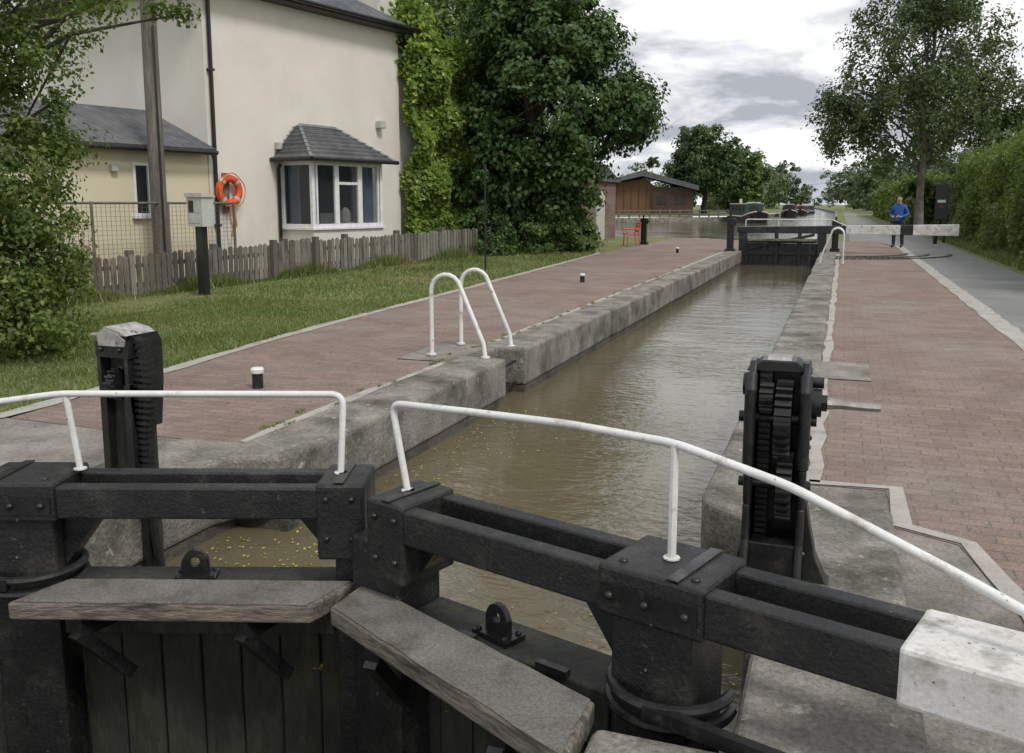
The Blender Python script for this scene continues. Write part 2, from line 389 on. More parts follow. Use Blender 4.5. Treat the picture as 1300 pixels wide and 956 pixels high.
def strip(name,pl,w,z,mat,jit=.012):
    mb=MB(); q=[]
    for i in range(len(pl)-1):
        a=Vector(pl[i]);b=Vector(pl[i+1]);k=max(1,int((b-a).length/.35))
        q+=[a.lerp(b,j/k) for j in range(k)]
    q.append(Vector(pl[-1])); L_=[];Rr=[]
    for i,p in enumerate(q):
        a=q[max(i-1,0)];b=q[min(i+1,len(q)-1)];d=(b-a).normalized();n=Vector((-d.y,d.x))
        L_.append(p+n*(w/2+rng.uniform(-jit,jit)));Rr.append(p-n*(w/2+rng.uniform(-jit,jit)))
    for i in range(len(q)-1):
        mb.add([(*L_[i],z),(*L_[i+1],z),(*Rr[i+1],z),(*Rr[i],z)],[(0,1,2,3)])
    return mb.obj(name,[mat])
strip('edging_strip',[(-8.6,4.72),(-5.6,4.72),(-5.72,6.4),(-6.05,9.6),(-6.25,13.7),(-7.0,27),(-7.75,29.7),(-9.5,32.3)],.15,.002,'pale',.025)
strip('edging_strip',[(-3.53,4.7),(-3.53,29.5)],.09,.001,'pale',.022)
strip('edging_strip',[(-.08,5.05),(-.08,29.5)],.08,.001,'pale',.022)
strip('drainage_channel',[(1.95,-8),(1.95,36)],.24,.001,'pale',.02)
strip('edging_strip',[(-.1,5.06),(.33,5.08),(.34,4.49),(.60,4.34),(.74,3.6),(.79,2.9),(.84,-8)],.09,.001,'pale',.02)
sheet('ladder_pad',[(-4.05,7.85),(-3.46,7.85),(-3.46,9.1),(-4.05,9.1)],.004,'concrete')
sheet('ladder_pad',[(-.14,8.2),(.3,8.2),(.3,9.1),(-.14,9.1)],.004,'concrete')
mb=MB()
for rr in (2.2,2.8,3.4):
    for k in range(26):
        a=-math.pi/2+ (k+.5)*(math.pi/2)/26
        T=Matrix.Translation((-.4,30,0))@Matrix.Rotation(a,4,'Z')
        mb.box(rr,rr+.11,-.05*rr/2.2,.05*rr/2.2,-.01,.03,0,T)
mb.obj('beam_kick_bricks',['stonedark'],bevel=.006)

# ------------------------------------------------------------------ lock walls
def arc(cx,cy,r,a0,a1,n=7): return [(cx+r*math.cos(R(a0+(a1-a0)*i/n)),cy+r*math.sin(R(a0+(a1-a0)*i/n))) for i in range(n+1)]
lw=empty('lock_chamber_wall')
mb=MB()
mb.prism([(-3.95,4.55),(-3.95,3.0),(-3.35,3.0),(-3.35,4.15)]+arc(-3.29,4.62,.30,-90,0)[0:]+[(-2.99,5.9),(-3.47,5.9),(-3.47,4.62)],'z',-.36,.03)
def copings(mb,x0,x1,y,yend):
    while y<yend:
        l=rng.uniform(1.5,2.1); e=min(y+l,yend)
        if yend-e<.5: e=yend
        dz=rng.uniform(-.006,.008); dx=rng.uniform(-.012,.012)
        mb.box(x0,x1+dx,y,e-.014,-.36,.025+dz); y=e
copings(mb,-3.47,-2.99,5.912,8.15)
copings(mb,-3.47,-2.99,8.70,30.2)
mb.box(-3.47,-3.32,8.14,8.71,-.36,.022)
mb.box(-3.95,-3.37,-8,2.99,-.36,.02)
mb.obj('coping_left',['stone'],lw,bevel=.035,seg=3)
mb=MB()
mb.prism([(.3,3.0),(.3,4.62),(-.13,4.62),(-.13,5.9),(-.61,5.9)]+[(-.61,4.62)]+arc(-.36,4.57,.25,180,250,5)+[(-.25,4.2),(-.25,3.0)],'z',-.36,.03)
def copr(mb,y,yend):
    while y<yend:
        l=rng.uniform(1.5,2.1); e=min(y+l,yend)
        if yend-e<.5: e=yend
        mb.box(-.61+rng.uniform(-.012,.012),-.13,y,e-.014,-.36,.025+rng.uniform(-.006,.008)); y=e
copr(mb,5.912,30.2)
mb.box(-.6,.13,-8,2.35,-.36,.02); mb.box(-.22,.3,2.36,2.99,-.36,.02)
mb.obj('coping_right',['stone'],lw,bevel=.03,seg=3)
mb=MB()
mb.box(-3.94,-3.01,4.4,8.16,-3,-.36); mb.box(-3.94,-3.01,8.69,31,-3,-.36); mb.box(-3.94,-3.33,8.1,8.8,-3,-.362)
mb.box(-3.93,-3.37,-8,4.5,-3,-.361)
mb.box(-.59,.25,4.4,31,-3,-.36); mb.box(-.23,.25,2.4,4.5,-3,-.361); mb.box(-.58,.12,-8,2.4,-3,-.362)
mb.box(-3.5,-.2,2.2,3.4,-3.2,-2.2)
mb.obj('chamber_walls',['stonedark'],lw)
mb=MB()
for k in range(4): mb.tube([(-3.1,8.18,-.1-.22*k),(-3.1,8.67,-.1-.22*k)],.015,6)
mb.obj('ladder_rungs',['iron'],lw)

# ------------------------------------------------------------------ lower gates
def gate(name,heel,rz,s,Lg,outer,ext):
    e=empty(name,(heel[0],heel[1],0),rz)
    def bx(mb,x0,x1,*a,m=0): mb.box(min(s*x0,s*x1),max(s*x0,s*x1),*a,m)
    mb=MB()
    bx(mb,-.13,.14,-.12,.12,-3,.265); bx(mb,Lg-.13,Lg+ext,-.11,.12,-3,.24)
    bx(mb,-.18,.17,-.155,.155,.262,.425); bx(mb,Lg-.19,Lg,-.15,.14,.11,.422)
    mb.obj('posts',['black'],e,bevel=.014)
    mb=MB()
    for a,b in ((-.145,-.075),(.06,.13)):
        bx(mb,.165,Lg-.185,a,b,.275,.405)
        bx(mb,-outer+.6 if outer>.9 else -outer,-.175,a,b,.275,.41)
    mb.obj('balance_beam_timbers',['black'],e,bevel=.009)
    mb=MB()
    if outer>.9:
        bx(mb,-3.9,-.70,-.15,.14,.262,.42)
        mb.obj('balance_beam_white_end',['whitebeam'],e,bevel=.014)
    mb=MB()
    bx(mb,.15,Lg-.14,-.11,.11,-.22,-.02); bx(mb,.15,Lg-.14,-.11,.11,-1.2,-1.0); bx(mb,.15,Lg-.14,-.11,.11,-2.3,-2.1)
    x=.152
    while x<Lg-.15:
        bx(mb,x,min(x+.16,Lg-.142),.02+rng.uniform(-.005,.005),.08,-3,-.225); x+=.167
    mb.obj('gate_rails_and_planks',['oldtimber'],e,bevel=.008)
    mb=MB()
    bx(mb,-.165,.155,-.163,-.156,.30,.37)
    for xx in (-.13,.0,.12): mb.sphere((s*xx,-.166,.335),.014)
    for xx in (Lg-.15,Lg-.05): mb.sphere((s*xx,-.152,.36),.013); mb.sphere((s*xx,-.152,.2),.013)
    for xx in (-.13,.11): mb.sphere((s*xx,-.1,.426),(.015,.015,.010))
    bx(mb,-.10,-.06,-.152,.15,.426,.431); bx(mb,Lg-.12,Lg-.08,-.148,.138,.423,.428)
    mb.prism([(s*.145,.262),(s*.30,.262),(s*.145,.05)],'y',-.05,.05)
    mb.prism([(s*(Lg-.19),.14),(s*(Lg-.29),.27),(s*(Lg-.19),.27)],'y',-.06,.06)
    mb.torus((s*-.01,0,.035),.185,.018,'z',24,8,0,R(-175),R(60) if s>0 else R(10))
    mb.torus((s*-.01,0,-.02),.19,.018,'z',24,8,0,R(-175),R(60) if s>0 else R(10))
    mb.box(min(s*-.02,s*-.5),max(s*-.02,s*-.5),-.205,-.17,.0,.045)
    bx(mb,.3,.42,-.13,-.1,-.015,.01); bx(mb,Lg-.5,Lg-.42,-.13,-.1,-.015,.01)
    mb.obj('iron_straps',['iron'],e,smooth=True)
    mb=MB(); lx=s*.66; T=Matrix.Translation((lx,-.02,-.02))@Matrix.Rotation(R(8)*s,4,'Z')
    mb.box(-.085,.085,-.05,.05,0,.02,0,T)
    ro=.05;ri=.02;n=16; zc=.075
    o=[(ro*math.cos(2*math.pi*i/n),zc+ro*math.sin(2*math.pi*i/n)) for i in range(n)]
    o=[(x*1.0 if z>zc else (.055 if x>0 else -.055 if abs(x)>1e-6 else 0),(z if z>zc else (.018 if z<zc-.02 else z))) for x,z in o]
    inn=[(ri*math.cos(2*math.pi*i/n),zc+ri*math.sin(2*math.pi*i/n)) for i in range(n)]
    vs=[T@Vector((x,yy,z)) for yy in (-.012,.012) for x,z in o]+[T@Vector((x,yy,z)) for yy in (-.012,.012) for x,z in inn]
    fs=[]
    for i in range(n):
        j=(i+1)%n
        fs+=[(i,j,2*n+j,2*n+i),(n+i,n+j,3*n+j,3*n+i),(i,j,n+j,n+i),(2*n+i,2*n+j,3*n+j,3*n+i)]
    mb.add(vs,fs)
    for yy in (-.035,.035):
        for xx in (-.065,.065): mb.sphere(T@Vector((xx,yy,.022)),.012)
    mb.obj('lifting_lug',['iron'],e)
    return e
gate('lock_gate',(-3.05,2.68),R(19.5),1,1.38,.75,.0)
gate('lock_gate',(-.44,2.65),R(-17.6),-1,1.19,3.9,.13)

def round_path(pts,r=.06,n=5):
    out=[Vector(pts[0])]
    for i in range(1,len(pts)-1):
        p=Vector(pts[i]);a=Vector(pts[i-1]);b=Vector(pts[i+1])
        da=(a-p).normalized()*min(r,(a-p).length*.45);db=(b-p).normalized()*min(r,(b-p).length*.45)
        for k in range(n+1):
            t=k/n; out.append((p+da)*(1-t)**2+p*2*t*(1-t)+(p+db)*t*t)
    out.append(Vector(pts[-1])); return out
hr=MB()
hr.tube(round_path([(-1.86,3.10,.41),(-1.85,3.12,.745),(-2.95,2.76,.74),(-3.25,2.62,.70),(-4.3,2.1,.40)],.05),.0135,12)
hr.tube([(-2.89,2.78,.42),(-2.93,2.77,.742)],.013,8)
for p in ((-1.86,3.10,.423),(-2.89,2.78,.425)): hr.tube([p,(p[0],p[1],p[2]+.005)],.026,10)
hr.obj('gate_handrail',['white'],smooth=True)
hr=MB()
hr.tube(round_path([(-1.50,2.985,.41),(-1.575,3.01,.752),(-1.2,2.885,.775),(-.80,2.76,.793),(-.44,2.65,.79),(-.1,2.56,.72),(.32,2.41,.58),(.80,2.22,.41)],.05),.0135,12)
hr.tube([(-.44,2.65,.42),(-.44,2.65,.79)],.0135,8)
for p in ((-1.50,2.985,.423),(-.44,2.65,.428)): hr.tube([p,(p[0],p[1],p[2]+.005)],.026,10)
hr.obj('gate_handrail',['white'],smooth=True)
def plank(name,near,far,z,th=.07,wear=0):
    e=empty(name)
    ang=math.atan2(near[1][1]-near[0][1],near[1][0]-near[0][0])
    c0=Vector(near[0]); Rm=Matrix.Rotation(-ang,2)
    loc=[Rm@(Vector(p)-c0) for p in (near[0],near[1],far[1],far[0])]
    mb=MB(); mb.prism([tuple(p) for p in loc],'z',z-th,z,0)
    mb.obj('board',['wood'],e,bevel=.009,loc=(c0.x,c0.y,0),rz=ang)
    poly=[near[0],near[1],far[1],far[0]]
    c=Vector((sum(p[0] for p in poly)/4,sum(p[1] for p in poly)/4))
    sh=[]
    for i in range(4):
        a=c+(Vector(poly[i])-c)*.965; b=c+(Vector(poly[(i+1)%4])-c)*.965
        k=12
        for j in range(k):
            q=a.lerp(b,j/k); sh.append((q.x+rng.uniform(-.004,.004),q.y+rng.uniform(-.004,.004)))
    mb=MB(); mb.prism(sh,'z',z+.0005,z+.004,0); mb.obj('grip_surface',['woodtop'],e)
    mb=MB()
    for t in (.2,.75):
        a=Vector(near[0]).lerp(Vector(near[1]),t); b=Vector(far[0]).lerp(Vector(far[1]),t); a=a.lerp(b,.12)
        mb.beam((*a,z-th-.04),(*b,z-th-.04),.06,.07); mb.beam((*a,z-th-.06),(*b,z-th-.32),.05,.05)
    mb.obj('brackets',['iron'],e)
plank('gate_walkway',[(-2.88,2.38),(-1.79,2.74)],[(-2.84,2.625),(-1.74,2.995)],.02)
plank('gate_walkway',[(-1.70,2.73),(-.62,2.13)],[(-1.69,2.97),(-.62,2.44)],.035)

# ------------------------------------------------------------------ paddle gear
e=empty('paddle_gear',(-.185,3.62,0))
mb=MB()
prof=[(-.19,0),(-.16,.10),(-.11,.22),(-.085,.36),(-.095,.50),(-.115,.62),(-.115,.78),(-.09,.85),(-.04,.90),(.04,.90),(.09,.87),(.115,.80),(.115,.6),(.09,.5),(.085,.36),(.11,.22),(.16,.10),(.2,0)]
mb.prism(prof,'x',-.125,-.098); mb.prism(prof,'x',.075,.10)
for cx in (-.112,.088):
    mb.tube([(cx,-.118,.50),(cx,-.118,.80),(cx,-.09,.86)],.024,8)
    mb.tube([(cx,-.098,.34),(cx,-.118,.50)],.018,8); mb.tube([(cx,-.19,.02),(cx,-.12,.2),(cx,-.098,.34)],.018,8)
mb.prism([(.10,.0),(.25,.0),(.19,.04),(.15,.13),(.12,.28),(.10,.40)],'y',-.05,.05)
mb.prism([(-.125,.0),(-.17,.0),(-.14,.14),(-.125,.3)],'y',-.06,.06)
mb.box(-.098,.075,.04,.10,.0,.86); mb.box(-.098,.075,-.13,-.05,.0,.20)
mb.prism([(-.14,.86),(-.08,.905),(.05,.905),(.11,.86)],'y',-.05,.08)
mb.obj('side_plates',['iron'],e,bevel=.006)
mb=MB()
mb.gear((.01,-.04,.675),.155,.06,26,0,.018); mb.gear((.025,-.075,.42),.13,.055,22,0,.018); mb.gear((-.055,-.085,.77),.055,.05,11)
mb.tube([(-.16,-.03,.675),(.13,-.03,.675)],.022); mb.tube([(-.15,-.06,.42),(.12,-.06,.42)],.02)
mb.tube([(.10,-.02,.745),(.145,-.02,.745)],.055,16); mb.tube([(.145,-.02,.745),(.165,-.02,.745)],.035,6)
mb.tube([(.10,0,.82),(.15,0,.82)],.022,12); mb.tube([(-.15,-.0,.80),(-.125,-.0,.80)],.045,12)
mb.box(-.085,-.04,-.03,.028,.1,.90)
for k in range(32): mb.box(-.085,-.04,-.052,-.03,.12+.024*k,.132+.024*k)
for zz in (.15,.58,.80): 
    for xx in (-.127,.102): mb.sphere((xx,-.07,zz),.013); mb.sphere((xx,.08,zz),.013)
mb.obj('gear_wheels',['iron'],e,smooth=True)
mb=MB(); mb.tube([(.165,-.02,.745),(.21,-.02,.745),(.30,-.025,.742),(.355,-.025,.742)],[.024,.019,.016,.014],8)
mb.prism([(-.04,.904),(.05,.904),(.035,.918),(-.03,.918)],'x',-.06,.03)
mb.obj('spindle',['steel'],e,smooth=True)

e=empty('paddle_gear',(-3.40,3.66,0))
mb=MB(); mb.box(-.085,.06,-.07,.08,-.6,.78); mb.obj('timber_post',['oldtimber'],e,bevel=.012)
mb=MB()
pr2=[(-.10,.36),(-.12,.5),(-.13,.62),(-.13,.80),(-.09,.85),(.09,.85),(.12,.8),(.12,.6),(.09,.36)]
mb.prism(pr2,'x',-.11,-.088); mb.prism(pr2,'x',.062,.084)
mb.box(-.11,-.07,-.125,-.075,.0,.60); mb.box(.045,.084,-.125,-.075,.05,.60)
mb.box(-.105,.10,-.14,-.10,.74,.82)
mb.gear((-.02,-.085,.60),.085,.05,16,0,.016); mb.tube([(-.13,-.06,.60),(.11,-.06,.60)],.02,10)
for k in range(28):
    z=.82-.032*k; xo=.11+.045*math.sin(math.pi*min(1,max(0,(z-.3)/.55))); mb.box(.085,xo+.028,-.10,-.04,z-.009,z+.009)
mb.tube([(.10,-.07,.84),(.125,-.07,.72),(.14,-.07,.58),(.122,-.07,.42),(.105,-.07,.2),(.13,-.07,-.15),(.17,-.07,-.42)],.022,8)
mb.tube([(.06,-.06,.1),(.09,-.06,-.1),(.08,-.06,-.42)],.03,8)
for zz in (.45,.56,.67): mb.sphere((-.112,-.09,zz),.013)
for xx in (-.07,.05): mb.sphere((xx,-.142,.78),.013)
mb.obj('rack_and_plates',['iron'],e,smooth=True)
mb=MB()
mb.prism([(-.075,.80),(.085,.80),(.09,.83),(.045,.86),(-.035,.885),(-.08,.86)],'y',-.15,-.141,1)
mb.prism([(-.09,.852),(.09,.852),(.05,.875),(-.04,.895)],'y',-.14,.07,1)
mb.tube([(-.11,-.04,.835),(-.15,-.04,.835),(-.215,-.045,.833)],[.019,.015,.012],8)
mb.tube([(-.105,-.04,.775),(-.17,-.04,.775)],.035,10)
mb.obj('cap_and_spindle',['steel','capgrey'],e)

# ------------------------------------------------------------------ bollards, ladder hoops
for (x,y) in ((-4.48,6.2),(-4.7,17.0),(-4.8,28.4),(3.35,38.2)):
    h=.17 if x<0 else .7
    mb=MB(); mb.tube([(0,0,-.02),(0,0,h*.72)],.045 if x<0 else .07,16,0); 
    mb.tube([(0,0,h*.72),(0,0,h*.9),(0,0,h*.98),(0,0,h)],[.052,.056,.045,.02] if x<0 else [.07,.07,.06,.03],16,1)
    mb.obj('mooring_bollard',['iron','white'],smooth=True,loc=(x,y,0))
def hoop(name,x_out,x_in,ys,h=.82):
    e=empty(name); 
    for i,yy in enumerate(ys):
        mb=MB(); w=(x_in-x_out); r=abs(w)*.28
        sg=1 if w>0 else -1
        pts=[Vector((x_out,yy,0)),Vector((x_out,yy,.35)),Vector((x_out,yy,h-r))]
        for k in range(1,8):
            a=math.pi-k*(math.pi*.80)/7; pts.append(Vector((x_out+sg*(r+r*math.cos(a)),yy,h-r+r*math.sin(a))))
        pts.append(Vector((x_in-sg*.02,yy,.16)));pts.append(Vector((x_in,yy,.02)))
        mb.tube(pts,.022,12)
        for xx in (x_out,x_in): mb.tube([(xx,yy,.02),(xx,yy,.035)],.045,12)
        mb.obj('hoop_%d'%(i+1),['white'],e,smooth=True)
hoop('ladder_handrail',-3.77,-3.2,(8.08,8.82))
hoop('ladder_handrail',.05,-.5,(24.2,24.95),.9)

# ------------------------------------------------------------------ top gate
e=empty('lock_gate',(0,30,0))
mb=MB(); mb.box(-3.1,-2.85,-.12,.12,-2,.62); mb.box(-.72,-.45,-.14,.14,-2,.62)
for z0,z1 in ((.28,.42),(-.1,.05),(-.6,-.4)): mb.box(-2.84,-.73,-.1,.1,z0,z1)
for k in range(10): mb.box(-2.84+.212*k,-2.84+.212*k+.209,-.03,.03,-2,.27)
for k in range(2): mb.box(-2.0+.7*k,-1.88+.7*k,-.13,-.1,-.5,.8)
mb.beam((-2.8,-.11,.1),(-.8,-.11,.55),.05,.09)
mb.obj('gate_frame',['black'],e,bevel=.01)
mb=MB(); mb.prism([(-3.15,.60),(.1,.58),(.1,.84),(-3.15,.78)],'y',-.14,.14,0); mb.prism([(.1,.58),(1.65,.575),(1.65,.87),(.1,.84)],'y',-.139,.139,1)
mb.prism([(1.65,.575),(2.0,.57),(2.0,.875),(1.65,.87)],'y',-.14,.14,0); mb.prism([(2.0,.57),(3.25,.56),(3.25,.90),(2.0,.875)],'y',-.139,.139,1)
mb.obj('balance_beam',['black','whitebeam'],e,bevel=.012)
mb=MB(); mb.tube(round_path([(-2.9,-.1,.75),(-2.9,-.1,1.02),(-.3,-.1,1.02),(.1,-.1,.84)],.08),.018,8)
mb.tube([(-1.9,-.1,.75),(-1.9,-.1,1.02)],.018,8); mb.tube([(-.9,-.1,.75),(-.9,-.1,1.02)],.018,8)
mb.obj('handrail',['white'],e,smooth=True)
mb=MB(); mb.box(-2.8,-.75,-.42,-.15,.36,.42); mb.obj('walkway',['wood'],e)
for x,y,h in ((-3.32,29.5,1.08),(-.2,30.9,1.0),(-7.0,33.9,1.0)):
    mb=MB(); mb.box(-.10,.10,-.1,.1,-.05,h*.8); mb.box(-.12,.12,-.12,.12,h*.78,h*.97); mb.box(-.15,.15,-.15,.15,-.05,.1)
    mb.gear((.14,0,h*.86),.09,.04,14); mb.tube([(.12,0,h*.86),(.26,0,h*.86)],.016,8); mb.box(-.03,.03,-.14,-.1,0,h+.1)
    mb.obj('paddle_gear',['iron'],bevel=.008,loc=(x,y,0))

# ------------------------------------------------------------------ house
H=empty('rendered_house',(-13.42,17.12,0),R(-12.74))
mb=MB(); mb.box(-7,0,0,6.67,-.6,6.2); mb.obj('walls',['render'],H)
def hiproof(x0,x1,y0,y1,z,h,ov,name,parent,th=.12):
    mb=MB(); a=(x0-ov,y0-ov);b=(x1+ov,y1+ov); w=min(b[0]-a[0],b[1]-a[1])/2
    if (b[0]-a[0])>=(b[1]-a[1]): r0=(a[0]+w,(a[1]+b[1])/2);r1=(b[0]-w,(a[1]+b[1])/2)
    else: r0=((a[0]+b[0])/2,a[1]+w);r1=((a[0]+b[0])/2,b[1]-w)
    vs=[(a[0],a[1],z+th),(b[0],a[1],z+th),(b[0],b[1],z+th),(a[0],b[1],z+th),(r0[0],r0[1],z+th+h),(r1[0]+.01,r1[1],z+th+h)]
    if (b[0]-a[0])>=(b[1]-a[1]): fs=[(0,1,5,4),(1,2,5),(2,3,4,5),(3,0,4)]
    else: fs=[(0,1,4),(1,2,5,4),(2,3,5),(3,0,4,5)]
    mb.add(vs,fs); mb.obj(name,['slate'],parent)
    mb=MB(); mb.box(a[0]+.02,b[0]-.02,a[1]+.02,b[1]-.02,z+.003,z+th-.003); mb.obj(name+'_soffit',['soffit'],parent)
    mb=MB()
    for p,q in (((b[0]+.05,a[1]),(b[0]+.05,b[1])),((a[0],a[1]-.05),(b[0],a[1]-.05)),((a[0],b[1]+.05),(b[0],b[1]+.05))): mb.tube([(*p,z+th-.02),(*q,z+th-.02)],.06,8)
    mb.obj(name+'_gutter',['pipe'],parent,smooth=True)
hiproof(-7,0,0,6.67,6.2,2.3,.42,'roof',H)
mb=MB(); mb.box(-1.7,-.9,6.9,7.7,5,9.2); mb.box(-1.75,-.85,6.85,7.75,8.9,9.0); mb.obj('chimney',['render'],H)
mb=MB(); mb.box(-4.0,-.03,-4.8,-.01,-.6,2.70); mb.prism([(-4.0,2.70),(-.03,2.70),(-2.05,3.5)],'y',-4.8,-.01); mb.obj('extension_walls',['render2'],H)
mb=MB(); mb.add([(.25,-5,2.66),(.25,-.004,2.66),(-2.05,-.004,3.62),(-2.05,-5,3.62)],[(0,1,2,3)]); mb.add([(-2.05,-5,3.62),(-2.05,-.004,3.62),(-4.3,-.004,2.66),(-4.3,-5,2.66)],[(0,1,2,3)])
o=mb.obj('extension_roof',['slate'],H); sm=o.modifiers.new('s','SOLIDIFY'); sm.thickness=.05
mb=MB(); mb.tube([(.31,-5,2.62),(.31,-.02,2.62)],.055,8); mb.tube([(.07,.12,-.3),(.07,.12,6.0),(.4,.05,6.2)],.045,10)
mb.tube([(.07,2.0,-.3),(.07,2.0,2.35),(.14,2.0,2.45)],.04,8)
for zz in (2.62,4.42,1.0): mb.box(.0,.12,.05,.19,zz,zz+.05)
mb.obj('downpipes',['pipe'],H,smooth=True)
def window(x,y0,y1,z0,z1,parent,name,divs=1,th=.06,fw=.06):
    mb=MB(); 
    mb.box(x-.02,x+th,y0,y0+fw,z0,z1); mb.box(x-.02,x+th,y1-fw,y1,z0,z1); mb.box(x-.021,x+th-.002,y0+fw,y1-fw,z0,z0+fw); mb.box(x-.021,x+th-.002,y0+fw,y1-fw,z1-fw,z1)
    for k in range(1,divs):
        yy=y0+(y1-y0)*k/divs; mb.box(x-.02,x+th-.004,yy-fw/2,yy+fw/2,z0+fw,z1-fw)
    mb.box(x-.03,x+th+.05,y0-.05,y1+.05,z0-.05,z0-.002)
    mb.obj(name+'_frame',['upvc'],parent,bevel=.006)
    mb=MB(); mb.box(x+.005,x+.012,y0+fw,y1-fw,z0+fw,z1-fw); mb.obj(name+'_glass',['glass'],parent)
window(-.03,-1.95,-1.2,1.25,2.35,H,'extension_window',2)
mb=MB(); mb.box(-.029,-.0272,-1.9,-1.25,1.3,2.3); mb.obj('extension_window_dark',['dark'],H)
y0,y1,pr=2.12,4.66,1.06; zs,zt=.93,2.52
mb=MB(); mb.box(.005,pr,y0,y1,-.5,zs-.05); mb.box(.005,pr-.02,y0+.02,y1-.02,zt,zt+.12); mb.obj('bay_base',['render'],H)
mb=MB(); mb.box(.0,pr+.06,y0-.05,y1+.05,zs-.05,zs); 
mb.box(pr-.09,pr,y0,y0+.09,zs,zt);mb.box(pr-.09,pr,y1-.09,y1,zs,zt);mb.box(.005,.09,y0,y0+.07,zs,zt);mb.box(.005,.09,y1-.07,y1,zs,zt)
mb.box(.09,pr-.09,y0+.01,y0+.07,zt-.09,zt);mb.box(.09,pr-.09,y0+.01,y0+.07,zs,zs+.09)
mb.box(.09,pr-.09,y1-.07,y1-.01,zt-.09,zt);mb.box(.09,pr-.09,y1-.07,y1-.01,zs,zs+.09)
mb.box(pr-.08,pr-.01,y0+.09,y1-.09,zt-.09,zt);mb.box(pr-.08,pr-.01,y0+.09,y1-.09,zs,zs+.09)
yw=(y1-y0-.18)/3
for k in (1,2): yy=y0+.09+yw*k; mb.box(pr-.085,pr-.005,yy-.05,yy+.05,zs+.09,zt-.09)
mb.box(pr-.075,pr-.015,y0+.09+yw+.05,y0+.09+2*yw-.05,zt-.55,zt-.48)
for k in (0,2):
    a=y0+.09+yw*k+.05;b=a+yw-.1
    mb.box(pr-.07,pr-.0,a,a+.05,zs+.09,zt-.09); mb.box(pr-.07,pr-.0,b-.05,b,zs+.09,zt-.09)
mb.obj('bay_window_frame',['upvc'],H,bevel=.006)
mb=MB(); mb.box(pr-.05,pr-.045,y0+.09,y1-.09,zs+.09,zt-.09); mb.box(.09,pr-.09,y0+.035,y0+.04,zs+.09,zt-.09); mb.box(.09,pr-.09,y1-.04,y1-.035,zs+.09,zt-.09)
mb.obj('bay_window_glass',['glass'],H)
mb=MB()
for k in range(7):
    mb.tube([(.14+.05*k,y0+.16+.02*(k%2),zs+.02),(.14+.05*k,y0+.16+.02*(k%2),zt-.05)],.03,8)
    mb.tube([(pr-.2-.02*(k%2),y1-.2-.05*k,zs+.02),(pr-.2-.02*(k%2),y1-.2-.05*k,zt-.05)],.03,8)
mb.obj('curtains',['curtain'],H,smooth=True)
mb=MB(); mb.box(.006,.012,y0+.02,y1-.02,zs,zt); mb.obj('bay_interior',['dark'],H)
mb=MB(); mb.box(.4,.75,y0+.9,y0+1.0,zs,zs+.35); mb.box(.3,.9,y1-1.2,y1-.8,zs,zs+.12); mb.sphere((.7,y0+1.5,zs+.25),(.14,.14,.24)); mb.obj('window_sill_things',['net'],H)
mb=MB(); ov=.26; zr=3.42
A=[(0.01,y0-ov,zt+.06),(pr+ov,y0-ov,zt+.06),(pr+ov,y1+ov,zt+.06),(0.01,y1+ov,zt+.06),(.15,y0+.55,zr),(.15,y1-.75,zr),(.01,y0+.55,zr),(.01,y1-.75,zr)]
mb.add(A,[(0,1,4,6),(1,2,5,4),(2,3,7,5),(4,5,7,6)]); o=mb.obj('bay_roof',['slate'],H); sm=o.modifiers.new('s','SOLIDIFY'); sm.thickness=.05
mb=MB(); mb.tube([A[1],A[4]],.045,6); mb.tube([A[2],A[5]],.045,6); mb.tube([A[4],A[5]],.05,6); mb.box(.003,.03,y0-ov,y0+.55,zt+.05,zt+.1)
mb.obj('bay_roof_lead',['lead'],H,smooth=True)
mb=MB()
for k in range(1,8):
    t=k/8; a=Vector(A[1]).lerp(Vector(A[4]),t)+Vector((0,0,.055)); b=Vector(A[2]).lerp(Vector(A[5]),t)+Vector((0,0,.055)); mb.beam(a,b,.02,.014)
    a0=Vector(A[0]).lerp(Vector(A[6]),t)+Vector((0,0,.055)); mb.beam(a0,a,.02,.014)
mb.obj('bay_slate_courses',['slate'],H)
mb=MB(); mb.tube([(pr+ov+.04,y0-ov-.03,zt+.04),(pr+ov+.04,y1+ov+.03,zt+.04)],.05,8); mb.tube([(.02,y0-ov-.04,zt+.04),(pr+ov+.04,y0-ov-.04,zt+.04)],.05,8); mb.obj('bay_gutter',['pipe'],H,smooth=True)
mb=MB(); mb.box(.0,.14,1.95,2.1,2.8,2.98); mb.box(.0,.22,5.65,5.85,3.55,3.75); mb.box(-.03,.08,-2.45,-2.3,2.15,2.3); mb.obj('wall_lamps',['greybox'],H,bevel=.02)
W=MB(); W.box(-5,-.1,6.68,11.3,-.5,5.85); W.obj('wing_walls',['render'],H)
hiproof(-5,-.1,6.9,11.3,5.87,1.3,.2,'wing_roof',H)
n=30000
yy=rng.uniform(6.62,11.8,n); zz=rng.uniform(0,1,n)*6.0-.1
P=np.stack([.25+.38*rng.uniform(0,1,n)+.2*np.sin(yy*3+zz*2)+.16*np.sin(zz*4.1-yy*1.7),yy,zz],1)
P2=np.stack([rng.uniform(-3,.3,4000),11.4+.3*rng.uniform(0,1,4000),rng.uniform(0,5.8,4000)],1)
P3=np.array([.0,7.3,6.4])+rng.normal(size=(2200,3))*np.array([.25,.28,.45])
P3b=np.stack([rng.uniform(-.5,.5,3000),rng.uniform(6.8,11.6,3000),5.85+.22*np.abs(rng.normal(size=3000))],1)
PP=np.concatenate([P,P2,P3,P3b]); nr=rng.normal(size=PP.shape)*.5+np.array([.8,-.2,.5])
cl=leaves_obj('wall_climber',PP,nr,.17,L['ivy'],.6); cl.location=H.location; cl.rotation_euler=H.rotation_euler

